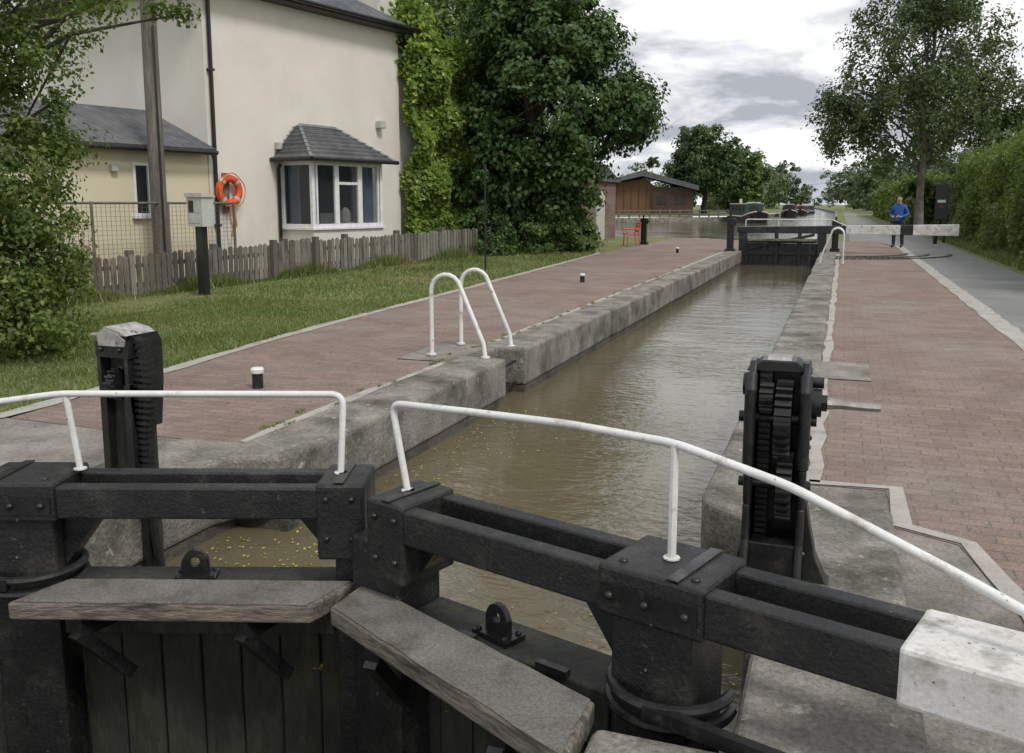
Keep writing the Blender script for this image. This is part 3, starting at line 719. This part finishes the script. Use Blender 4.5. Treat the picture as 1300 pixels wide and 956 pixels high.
e=empty('life_buoy',H.location,H.rotation_euler[2])
mb=MB(); mb.torus((.16,.40,1.80),.28,.085,'x',36,12); mb.obj('ring',['orange'],e,smooth=True)
mb=MB()
for a in (45,135,225,315): mb.torus((.16,.40,1.80),.28,.09,'x',4,12,0,R(a-7),R(a+7))
mb.obj('bands',['greybox'],e,smooth=True)
mb=MB(); mb.tube([(.27,.40+.37*math.cos(R(a)),1.80+.37*math.sin(R(a))+.03*math.cos(R(a*4))) for a in range(0,361,15)],.012,6)
mb.tube([(.25,.34,1.5),(.28,.29,1.2),(.27,.37,.95),(.28,.32,.75)],.018,6); mb.tube([(.25,.46,1.5),(.28,.44,1.25),(.27,.48,1.0),(.28,.37,.9)],.018,6)
mb.obj('rope',['rope'],e,smooth=True)
mb=MB(); mb.box(.02,.07,.32,.48,1.3,2.2); mb.obj('mount_board',['picket'],e)

mb=MB(); mb.tube([(-13.2,15.2,-.4),(-13.2,15.2,4),(-13.18,15.2,9)],.165,14,0,.14)
mb.tube([(-13.02,15.1,0),(-13.02,15.1,5)],.02,6,1)
mb.obj('utility_pole',['pole','pipe'],smooth=True)
mb=MB(); mb.box(-.09,.09,-.06,.06,-.4,1.22,0); mb.box(-.14,-.1,.02,.06,-.3,1.2,1)
mb.box(-.2,.2,-.13,.13,1.2,1.72,1); mb.prism([(-.16,1.72),(.16,1.72),(.16,1.75),(-.16,1.80)],'x',-.23,.23,1)
mb.box(-.15,-.02,-.136,-.13,1.45,1.66,2); mb.box(.02,.16,-.136,-.13,1.45,1.66,1); mb.box(-.15,.15,-.137,-.13,1.26,1.38,1)
mb.obj('meter_box',['pipe','greybox','dark'],bevel=.008,loc=(-10.9,13.6,-.1),rz=R(-12))
mb=MB(); mb.tube([(0,0,-.1),(0,0,1.2),(0,0,2.35)],.024,8); mb.tube([(0,0,2.3),(.0,.0,2.4)],.04,8); mb.box(-.03,.03,-.03,.03,1.3,1.5)
mb.obj('lamp_pole',['pipe'],smooth=True,loc=(-7.75,19.6,0))
e=empty('wire_mesh_fence',H.location,H.rotation_euler[2]); mb=MB()
for yv in (-5,-3.4,-1.7,.0): mb.tube([(.75,yv,-.4),(.75,yv,1.55)],.03,8)
mb.tube([(.75,-5,1.52),(.75,.0,1.52)],.025,8)
for k in range(17): mb.tube([(.75,-5,0+.09*k),(.75,.0,0+.09*k)],.004,4)
for k in range(50): mb.tube([(.75,-5+.1*k,0),(.75,-5+.1*k,1.52)],.004,4)
mb.obj('mesh',['pole'],e)

F0=Vector((-12.5,11.3));F1=Vector((-9.75,23.9)); dv=(F1-F0); Lf=dv.length; d=dv/Lf
e=empty('picket_fence'); mb=MB(); s=0
def fz(s_): p=F0+d*s_; return gh(p.x,p.y)
nrm2=Vector((d.y,-d.x))
while s<Lf:
    p=F0+d*s; z=fz(s); big=5.3<s<6.4
    w=.10 if not big else .16; h=.76+rng.uniform(-.03,.025)+(.05 if big else 0)
    a=math.atan2(d.y,d.x)+rng.uniform(-.04,.04)
    T=Matrix.Translation((p.x,p.y,z))@Matrix.Rotation(a,4,'Z')@Matrix.Rotation(rng.uniform(-.02,.02),4,'Y')
    mb.prism([(0,0.02),(w,0.02),(w,h-.03),(w*.5,h),(0,h-.03)],'y',-.011,.011,int(rng.integers(3)),T)
    s+=w+.032 if not big else w+.008
mb.obj('pickets',['picket','picket2','picket3'],e)
mb=MB()
for s in list(np.arange(0,Lf,1.9))+[5.25,6.5]:
    p=F0+d*s-nrm2*.08+(nrm2*.14 if s in (5.25,6.5) else Vector((0,0))); z=fz(s); T=Matrix.Translation((p.x,p.y,z))@Matrix.Rotation(math.atan2(d.y,d.x),4,'Z'); mb.box(-.06,.06,-.06,.06,-.2,.84,0,T)
for hz in (.2,.55):
    for k in range(12):
        a=F0+d*(Lf*k/12)-nrm2*.035;b=F0+d*(Lf*(k+1)/12)-nrm2*.035
        mb.beam((a.x,a.y,fz(Lf*k/12)+hz),(b.x,b.y,fz(Lf*(k+1)/12)+hz),.04,.08)
mb.obj('posts_and_rails',['picket2'],e,bevel=.005)

mb=MB()
for x in (-.22,.22):
    mb.tube([(x,-.22,0),(x,-.2,.43)],.02,8); mb.tube([(x,.26,0),(x,.2,.43),(x,.28,.85)],.02,8); mb.tube([(x,-.24,.62),(x,.22,.62)],.02,8); mb.tube([(x,-.22,.43),(x,-.24,.62)],.016,8)
for k in range(5): mb.box(-.23,.23,-.22+.09*k,-.15+.09*k,.43,.455)
for k in range(4): mb.box(-.23,.23,.205+.02*k,.225+.02*k,.5+.09*k,.57+.09*k)
mb.obj('garden_chair',['red'],loc=(-7.15,32.4,0),rz=R(-60))

# ------------------------------------------------------------------ brick outbuilding, boathouse
e=empty('brick_outbuilding',(-9.15,37.3,0),R(-8))
mb=MB(); mb.box(-4,0,-2.6,.6,-.2,2.4); mb.obj('walls',['redbrick'],e)
mb=MB(); mb.prism([(-2.8,2.4),(.8,2.4),(.8,2.46),(-1,3.1),(-2.8,2.46)],'x',-4.2,.15); mb.obj('roof',['slate'],e)
mb=MB(); mb.box(.001,.05,-1.6,-.7,0,2.0); mb.box(-1.4,-.6,-2.65,-2.6,0.0,1.95); mb.obj('doors',['greybox'],e)
e=empty('timber_boathouse',(-23.3,118,0),R(10))
mb=MB(); mb.box(-5.2,0,-.0,9,-.2,4.3,0); mb.box(0.01,5.4,-.5,9,-.2,4.0,1); 
mb.prism([(-5.2,4.3),(0,4.3),(-1.0,5.2),(-5.2,4.6)],'y',.01,9,0); mb.obj('walls',['shedwood','shedbrown'],e)
mb=MB(); mb.prism([(-5.9,4.45),(-1.4,5.5),(6.1,3.5),(6.1,4.15),(-1.4,6.3),(-5.9,4.95)],'y',-1.3,9.5); mb.obj('roof',['slate'],e)
mb=MB()
for k in range(5): mb.box(-5.0+1.02*k,-4.95+1.02*k,-.05,0,-.1,4.2)
mb.box(.6,1.8,-.56,-.5,1.6,2.8); mb.box(3,4.4,-.56,-.5,1.6,2.8); mb.obj('doors_and_windows',['dark'],e)
e.scale=(.95,.95,.92)
mb=MB()
for k in range(28):
    t=k/27; x=-40+(-13-(-40))*t; y=86.9+ (111.8-86.9)*t +.3
    mb.box(x-.08,x+.08,y-.08,y+.08,-.3,.9)
mb.beam((-40,87.1,.75),(-13,112,.75),.08,.12); mb.beam((-40,87.1,.35),(-13,112,.35),.08,.12)
mb.obj('bankside_fence',['pole'])

def boat(loc,rz,Lb,cab,mx=1):
    e=empty('narrowboat',loc,rz)
    mb=MB(); w=1.05
    secs=[(0,.25,.0,.95),(.5,.75,0,.8),(1.4,w*.98,0,.62),(3,w,0,.5),(Lb-2,w,0,.5),(Lb,.8,0,.55)]
    vs=[];fs=[]
    for y,ww,zb,zt in secs: vs+=[(-ww,y,zt),(-ww*.85,y+.15,-.3),(ww*.85,y+.15,-.3),(ww,y,zt)]
    for i in range(len(secs)-1):
        o=4*i
        for j in range(4): fs.append((o+j,o+(j+1)%4,o+4+(j+1)%4,o+4+j))
    fs+=[(0,1,2,3),tuple(4*(len(secs)-1)+k for k in (3,2,1,0))]
    mb.add(vs,fs,0); mb.obj('hull',['hull'],e)
    mb=MB(); mb.add([(-.85,2.6,.5),(.85,2.6,.5),(.85,Lb-1.8,.5),(-.85,Lb-1.8,.5),(-.72,2.75,1.6),(.72,2.75,1.6),(.72,Lb-1.9,1.6),(-.72,Lb-1.9,1.6),(0,2.75,1.7),(0,Lb-1.9,1.7)],[(0,1,5,8,4),(1,2,6,5),(3,7,9,6,2),(0,4,7,3),(4,8,9,7),(8,5,6,9)],0)
    mb.obj('cabin',[cab],e)
    mb=MB()
    for k in range(int(Lb/2.4)-2):
        for sx in (-.8,.8): mb.box(sx-.03,sx+.03,4+2.2*k,4.9+2.2*k,.95,1.35,0)
    mb.box(-.35,.35,2.6,2.66,.6,1.45,0); mb.obj('portholes',['dark'],e)
    mb=MB(); mb.tube([(-.25,0,.98),(-.75,.5,.84),(-1.03,1.4,.66),(-1.06,3,.54),(-1.06,Lb-2,.54)],.06,6); mb.tube([(.25,0,.98),(.75,.5,.84),(1.03,1.4,.66),(1.06,3,.54),(1.06,Lb-2,.54)],.06,6)
    for sx in (-1,1): mb.tube([(sx*.75,2.7,1.62),(sx*.75,Lb-1.9,1.62)],.045,6)
    mb.box(-.12,.12,Lb-4,Lb-3.8,1.7,2.1); mb.box(-.6,.6,3.2,3.26,1.68,1.78); mb.obj('trim',['cream'],e)
    e.scale=(mx,mx,mx)
boat((-8.0,96,-.43),R(14),15,'boatgreen',1.2)
boat((-7.4,140,-.43),R(4),14,'hull',1.1)
boat((-7.0,165,-.43),R(0),14,'boatred',1.0)
boat((-7.4,190,-.43),R(-4),14,'boatblue',1.0)

mb=MB(); mb.box(-.06,.06,-.05,.05,-.1,2.2,0); mb.box(.28,.4,-.05,.05,-.1,2.2,0); mb.box(-.06,.4,-.07,.0,.9,2.25,0); mb.box(.02,.32,-.08,-.071,1.55,1.66,1); mb.box(.12,.22,-.081,-.0715,1.35,1.45,2)
mb.obj('information_sign',['hull','greybox','boatred'],bevel=.01,loc=(3.45,39.6,0),rz=R(-8))

# ------------------------------------------------------------------ man
def man(loc,rz):
    e=empty('standing_man',loc,rz)
    J=[(0,0,.98,.15,.115),(0,0,1.16,.155,.12),(0,0,1.36,.185,.125),(0,.0,1.50,.065,.065),(0,-.02,1.58,.07,.08),(0,-.035,1.67,.085,.1),(0,-.02,1.75,.065,.075)]
    E=[(0,1),(1,2),(2,3),(3,4),(4,5),(5,6)]
    for sx in (-1,1):
        b=len(J); J+=[(sx*.19,0,1.42,.075,.07),(sx*.30,.04,1.16,.052,.052),(sx*.17,-.20,1.06,.036,.036),(sx*.11,-.27,1.09,.034,.022)]
        E+=[(2,b),(b,b+1),(b+1,b+2),(b+2,b+3)]
        b=len(J); J+=[(sx*.10,0,.88,.105,.11),(sx*.115,-.01+.05*sx,.50,.072,.075),(sx*.12,.03+.07*sx,.11,.05,.055),(sx*.125,-.13+.07*sx,.045,.045,.04)]
        E+=[(0,b),(b,b+1),(b+1,b+2),(b+2,b+3)]
    me=bpy.data.meshes.new('body'); me.from_pydata([j[:3] for j in J],E,[]); ob=bpy.data.objects.new('body',me); COL.objects.link(ob)
    ob.modifiers.new('skin','SKIN'); 
    for i,j in enumerate(J): sv=me.skin_vertices[0].data[i]; sv.radius=(j[3],j[4]); sv.use_root=(i==0)
    su=ob.modifiers.new('sub','SUBSURF'); su.levels=2; su.render_levels=2
    dg=bpy.context.evaluated_depsgraph_get(); m2=bpy.data.meshes.new_from_object(ob.evaluated_get(dg))
    bpy.data.objects.remove(ob)
    for k in ('jacket','trousers','shoe','skin','hair'): m2.materials.append(M[k])
    for p in m2.polygons:
        c=p.center; mi=0
        if c.z<.94: mi=1
        if c.z<.09: mi=2
        if c.z>1.515: mi=3
        if c.z>1.56 and (c.z>1.71 or c.y>.01): mi=4
        if c.y<-.225 and .95<c.z<1.2: mi=3
        p.material_index=mi; p.use_smooth=True
    o=bpy.data.objects.new('body',m2); COL.objects.link(o); o.parent=e
    mb=MB()
    for sx in (-1,1):
        for k in range(4):
            x=sx*(.125-.018*k); mb.tube([(x,-.27,1.10),(x-sx*.015,-.315+.004*k,1.095),(x-sx*.03,-.335+.006*k,1.07),(x-sx*.035,-.325,1.045)],[.010,.009,.008,.006],6)
        mb.tube([(sx*.10,-.255,1.115),(sx*.075,-.275,1.13),(sx*.06,-.30,1.13)],[.011,.010,.007],6)
    mb.sphere((0,-.128,1.665),(.012,.022,.022)); mb.sphere((.078,-.02,1.67),(.012,.02,.03)); mb.sphere((-.078,-.02,1.67),(.012,.02,.03))
    mb.obj('hands_nose_ears',['skin'],e,smooth=True)
    mb=MB(); mb.sphere((.032,-.112,1.69),.010); mb.sphere((-.032,-.112,1.69),.010); mb.box(-.025,.025,-.118,-.108,1.622,1.628); mb.obj('eyes_mouth',['dark'],e)
    mb=MB(); mb.tube([(0,-.0,1.47),(0,.02,1.53)],.085,14,0,.078); mb.torus((0,0,.955),.135,.028,'z',20,8); mb.obj('collar_and_hem',['jacket'],e,smooth=True)
man((1.8,33.9,0),R(-25))

# ------------------------------------------------------------------ trees and plants
tree('hawthorn_tree',(-8.5,6.7,-.2),4.6,.13,[(-8.75,6.5,3.5,1.65,1.6,1.4),(-7.95,7.05,1.75,.72,.9,1.2),(-8.5,6.6,.9,1.2,1.3,.9),(-7.9,7.0,.4,.8,.95,.5),(-7.0,7.6,3.65,.75,.9,.42),(-6.6,8.0,4.35,1.0,1.0,.5),(-7.6,7.3,3.1,.5,.5,.35)],400,.27,170,.060,'near',limbs=26,inner=.4,wts=[1,1.3,1,1.2,.6,.7,.5])
tree('sycamore_tree',(-8.8,26.6,0),8.2,.22,[(-8.7,26.6,4.8,2.5,2.5,3.4),(-6.3,27.5,4.3,1.25,1.4,1.1),(-10.0,26.2,2.4,1.3,1.6,2.0),(-9.3,26.4,7.6,1.6,1.7,1.8),(-8.2,26.8,2.1,1.2,1.4,1.5),(-7.5,27.0,6.0,1.2,1.3,1.0)],600,.47,115,.155,'dark',limbs=26,inner=.5,asp=.7)
def shrub(name,ells,ncl,cr,per,leaf,mat):
    e=empty(name); P,nr,C=crown(ells,ncl,cr,per,.4); k=P[:,2]>-.1; leaves_obj('foliage',P[k],nr[k],leaf,L[mat],.55,e)
    mb=MB()
    for q in ells:
        for k in range(5): c=Vector((q[0]+rng.normal()*q[3]*.4,q[1]+rng.normal()*q[4]*.4,q[2]+q[5]*.5)); mb.tube([(q[0],q[1],-.1),Vector((q[0],q[1],-.1)).lerp(c,.5)+Vector((rng.normal()*.08,0,.05)),c],.03,5,0,.008)
    mb.obj('stems',['bark'],e); return e
shrub('laurel_bush',[(-8.0,27.4,.7,.8,1.0,.9),(-7.5,27.4,.45,.55,.6,.6),(-8.9,26.4,.6,1.1,1.2,.8)],150,.25,90,.10,'bush')
shrub('garden_shrub',[(-9.7,24.6,.6,.9,1.0,.9),(-10.5,23.8,.5,.7,.9,.7)],60,.3,90,.10,'dark')
tree('ash_tree',(-17,38,0),11,.25,[(-17,38,8,4,4,4),(-15.5,39,10,3,3,3),(-20,36,9,3,3,3)],260,.7,70,.26,'bush',limbs=18,inner=.5)
tree('birch_tree',(4.3,60,0),15,.24,[(4.3,60,7.2,6.0,5.6,3.4),(4.0,60,11.0,4.8,4.9,4.0),(4.8,60,15,3.0,3,3.4),(-.2,59,6.6,1.9,2,2.4),(8.6,61.5,6.8,2.2,2,2.4)],520,.72,85,.23,'birch',bark='birchbark',limbs=40,inner=.35,droop=.45,flatz=1.0)
tree('oak_tree',(-17.8,126,0),9,.4,[(-17.8,126,7.6,4.6,4.6,4.6),(-20,125,5.5,3,3,2.6),(-15.4,126,5.4,2.8,3,2.8)],220,1.0,60,.5,'round',limbs=14,inner=.55)
def hedge(name,x0,x1,y0,y1,h,n,leaf,mat):
    a=[]
    m=int(n*.55); yy=rng.uniform(y0,y1,m); zz=rng.uniform(0,1,m)*h
    a.append(np.stack([x0-.0+.22*np.sin(yy*1.9+zz*1.3)+.2*np.sin(zz*2.3+yy*.7)+.1*np.sin(yy*6+zz*5)+.35*(zz/h)**2+.3*rng.uniform(-.4,1,m),yy,zz],1))
    m=int(n*.3); yy=rng.uniform(y0,y1,m); a.append(np.stack([rng.uniform(x0,x1,m),yy,h+.22*np.sin(yy*1.3)+.16*np.sin(yy*3.7)+.25*rng.normal(size=m)*.6],1))
    m=int(n*.15); a.append(np.stack([rng.uniform(x0,x1,m),y0+.3*rng.normal(size=m),rng.uniform(0,h,m)],1)); 
    m=int(n*.1); a.append(np.stack([rng.uniform(x0,x1,m),y1+.3*rng.normal(size=m),rng.uniform(0,h,m)],1)); 
    P=np.concatenate(a); nr=rng.normal(size=P.shape)*.6+np.array([-.5,-.2,.6])
    e=empty(name); leaves_obj('foliage',P,nr,leaf,L[mat],.6,e)
    P,nr,C=crown([(x0+.8,yv,h*.92,.9,1.3,.5) for yv in np.arange(y0,y1,2.2)]+[(x0+.15,yv,h*.5,.25,1.3,h*.4) for yv in np.arange(y0,y1,2.2)],int((y1-y0)*9),.32,45,.3); leaves_obj('sprigs',P,nr,leaf,L[mat],.55,e)
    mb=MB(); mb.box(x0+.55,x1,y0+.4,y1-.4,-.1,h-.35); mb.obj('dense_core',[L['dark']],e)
hedge('hedge',4.6,7.0,17,45,3.15,42000,.14,'hedge')
hedge('hedge',4.0,7.0,66,130,3.0,12000,.45,'hedge')
shrub('elder_bush',[(5.6,46,2.2,1.5,1.6,2.0),(6.8,44,3.2,1.5,1.5,1.6)],120,.45,60,.2,'birch')
ells=[]
def row(x,y,h,w): 
    ells.append((x,y,h*.58,w,w,h*.44)); ells.append((x+rng.normal()*w*.5,y,h*.3,w*.9,w,h*.32))
for y in np.arange(132,330,9): 
    row(-19-rng.uniform(0,8)+max(0,(y-200)*.02),y,rng.uniform(9,15),rng.uniform(3.5,5))
for y in np.arange(150,330,10): row(6+rng.uniform(0,6)-(y-150)*.03,y,rng.uniform(8,13),rng.uniform(3,4.5))
for x in np.arange(-260,200,9): row(x+rng.uniform(-3,3),430+rng.uniform(-15,15),rng.uniform(13,22),rng.uniform(6,8))
for x in np.arange(-75,-28,6): row(x,128+rng.uniform(-5,10),rng.uniform(5,9),rng.uniform(3,4.5))
for y in np.arange(60,150,9): row(14+rng.uniform(0,6),y,rng.uniform(6,9),rng.uniform(3,4))
P,nr,C=crown(ells,3000,1.6,36,.45)
leaves_obj('distant_trees',P,nr,.95,L['far'],.7)
shrub('willow_tree',[(-12.9,134,4.8,3.0,3,4.4),(-14.5,138,3.2,3.5,3,3)],170,.8,60,.45,'bush')

def lawn(n,xr,yr,h,wd,cond):
    x=rng.uniform(*xr,n); y=rng.uniform(*yr,n); k=np.array([cond(a,b) for a,b in zip(x,y)]); x=x[k];y=y[k]; n=len(x)
    z=np.array([gh(a,b) for a,b in zip(x,y)]); hh=h*rng.uniform(.5,1.3,n)*(1+.45*np.sin(x*1.7+np.sin(y*1.1)*2)*np.sin(y*.9)); a=rng.uniform(0,2*np.pi,n); dx=np.cos(a)*wd;dy=np.sin(a)*wd
    lx=rng.normal(size=n)*hh*.45; ly=rng.normal(size=n)*hh*.45
    V=np.stack([np.stack([x-dx,y-dy,z],1),np.stack([x+dx,y+dy,z],1),np.stack([x+lx,y+ly,z+hh],1)],1); return V
def edge_x(y): return np.interp(y,[4.7,6.4,9.6,13.7,27,29.7,32.3],[-5.7,-5.82,-6.13,-6.33,-7.1,-7.85,-9.6])
Vs=[lawn(55000,(-10,-5.6),(4.8,13),.042,.006,lambda a,b:a<edge_x(b)+.03),
    lawn(16000,(-13.5,-9.8),(7,13),.05,.008,lambda a,b:True),
    lawn(50000,(-13,-5.9),(12,31),.055,.010,lambda a,b:a<edge_x(b)+.03),
    lawn(9000,(-7.4,-5.6),(4.8,31),.07,.008,lambda a,b:edge_x(b)-.12<a<edge_x(b)+.05+.04*math.sin(b*3))]
m=11000
s=rng.uniform(0,Lf,m); off=np.abs(rng.normal(size=m))*.14
x=F0.x+d.x*s+nrm2.x*(off+.03); y=F0.y+d.y*s+nrm2.y*(off+.03); z=np.array([gh(a,b) for a,b in zip(x,y)])
hh=.17*rng.uniform(.3,1.3,m)*(1+.7*np.sin(s*2.3)); a=rng.uniform(0,6.28,m)
Vs.append(np.stack([np.stack([x-np.cos(a)*.01,y-np.sin(a)*.01,z],1),np.stack([x+np.cos(a)*.01,y+np.sin(a)*.01,z],1),np.stack([x+rng.normal(size=m)*hh*.3,y+rng.normal(size=m)*hh*.3,z+hh],1)],1))
m=9000; x=rng.uniform(3.85,4.8,m); y=rng.uniform(16,46,m); z=np.full(m,-.02); hh=.18*rng.uniform(.3,1.3,m); a=rng.uniform(0,6.28,m)
Vs.append(np.stack([np.stack([x-np.cos(a)*.012,y-np.sin(a)*.012,z],1),np.stack([x+np.cos(a)*.012,y+np.sin(a)*.012,z],1),np.stack([x+rng.normal(size=m)*hh*.3,y+rng.normal(size=m)*hh*.3,z+hh],1)],1))
m=2000; ci=rng.integers(0,60,m); cx=-3.53+rng.normal(size=60)*.05; cy=rng.uniform(4.6,22,60); x=cx[ci]+rng.normal(size=m)*.015; y=cy[ci]+rng.normal(size=m)*.03; z=np.full(m,0.0); hh=.025*rng.uniform(.3,1.3,m); a=rng.uniform(0,6.28,m)
Vs.append(np.stack([np.stack([x-np.cos(a)*.004,y-np.sin(a)*.004,z],1),np.stack([x+np.cos(a)*.004,y+np.sin(a)*.004,z],1),np.stack([x+rng.normal(size=m)*hh*.6,y+rng.normal(size=m)*hh*.6,z+hh],1)],1))
V=np.concatenate(Vs).reshape(-1,3); n=len(V)//3
me=bpy.data.meshes.new('lawn_grass'); me.vertices.add(n*3); me.vertices.foreach_set('co',V.ravel()); me.loops.add(n*3); me.loops.foreach_set('vertex_index',np.arange(n*3,dtype=np.int32))
me.polygons.add(n); me.polygons.foreach_set('loop_start',np.arange(0,n*3,3,dtype=np.int32)); me.polygons.foreach_set('loop_total',np.full(n,3,dtype=np.int32)); me.materials.append(L['grass']); me.update(calc_edges=True)
COL.objects.link(bpy.data.objects.new('lawn_grass',me))

P=np.concatenate([np.stack([rng.uniform(-3.3,-1.9,700),3.05+rng.uniform(0,1.2,700)**1.3,np.full(700,-.427)],1),
 np.stack([rng.uniform(-1.7,-.3,360),2.95+np.abs(rng.normal(size=360))*.5,np.full(360,-.427)],1),
 np.stack([-2.97+np.abs(rng.normal(size=300))*.35,rng.uniform(4.3,8,300),np.full(300,-.427)],1)])
nr=rng.normal(size=P.shape)*.12+np.array([0,0,1]); leaves_obj('floating_leaves',P,nr,.019,M['yleaf'],.6,sizevar=.7)
m=500; P=np.concatenate([np.stack([rng.uniform(-5.4,-3.5,m),rng.uniform(4.5,14,m),np.full(m,.004)],1),np.stack([rng.uniform(0,3.6,m),rng.uniform(3,18,m),np.full(m,.004)],1)])
leaves_obj('fallen_leaves',P,rng.normal(size=P.shape)*.2+np.array([0,0,1]),.018,M['wood'],.5)

# ------------------------------------------------------------------ world, sun, camera
AZ,EL=122,50
w=bpy.data.worlds.new('World'); scene.world=w; w.use_nodes=True; t=w.node_tree; bg=t.nodes['Background']
sk=N(t,'ShaderNodeTexSky',sky_type='NISHITA'); sk.sun_disc=False; sk.sun_elevation=R(EL); sk.sun_rotation=R(AZ); sk.dust_density=1.5
tc=N(t,'ShaderNodeTexCoord').outputs['Generated']
sp=N(t,'ShaderNodeSeparateXYZ'); t.links.new(tc,sp.inputs[0])
mx=N(t,'ShaderNodeMath',operation='MAXIMUM'); t.links.new(sp.outputs[2],mx.inputs[0]); mx.inputs[1].default_value=0
ad=N(t,'ShaderNodeMath',operation='ADD'); t.links.new(mx.outputs[0],ad.inputs[0]); ad.inputs[1].default_value=.30
cb=N(t,'ShaderNodeCombineXYZ')
for i in (0,1):
    dv_=N(t,'ShaderNodeMath',operation='DIVIDE'); t.links.new(sp.outputs[i],dv_.inputs[0]); t.links.new(ad.outputs[0],dv_.inputs[1]); t.links.new(dv_.outputs[0],cb.inputs[i])
n1=noise(t,cb.outputs[0],1.6,8,.55,.4); mp=N(t,'ShaderNodeMapping'); mp.inputs['Location'].default_value=(5.3,.6,1); t.links.new(cb.outputs[0],mp.inputs[0])
n2=noise(t,mp.outputs[0],2.1,10,.56,.25)
cloud=mixc(t,ramp(t,n2,.44,.57),(11.0,11.0,11.1),(4.3,4.6,5.1))
col=mixc(t,ramp(t,n1,.36,.44),mixc(t,.55,sk.outputs[0],(7.5,8.2,9.4)),cloud)
t.links.new(col,bg.inputs[0]); bg.inputs[1].default_value=.105
sun=bpy.data.lights.new('sun','SUN'); sun.energy=2.0; sun.angle=R(13); sun.color=(1,.965,.91)
so=bpy.data.objects.new('sun',sun); COL.objects.link(so)
az=R(AZ); el=R(EL); dirv=Vector((math.sin(az)*math.cos(el),math.cos(az)*math.cos(el),math.sin(el)))
so.rotation_euler=dirv.to_track_quat('Z','Y').to_euler()
cam=bpy.data.cameras.new('camera'); cam.lens=31.85; cam.sensor_width=36; cam.shift_y=-45/1300; cam.clip_end=3000; cam.clip_start=.05
co=bpy.data.objects.new('camera',cam); COL.objects.link(co); co.location=(0,0,1.5); co.rotation_euler=(R(90-8.6),0,R(19.9)); scene.camera=co
scene.view_settings.view_transform='Standard'; scene.view_settings.look='None'; scene.view_settings.exposure=0
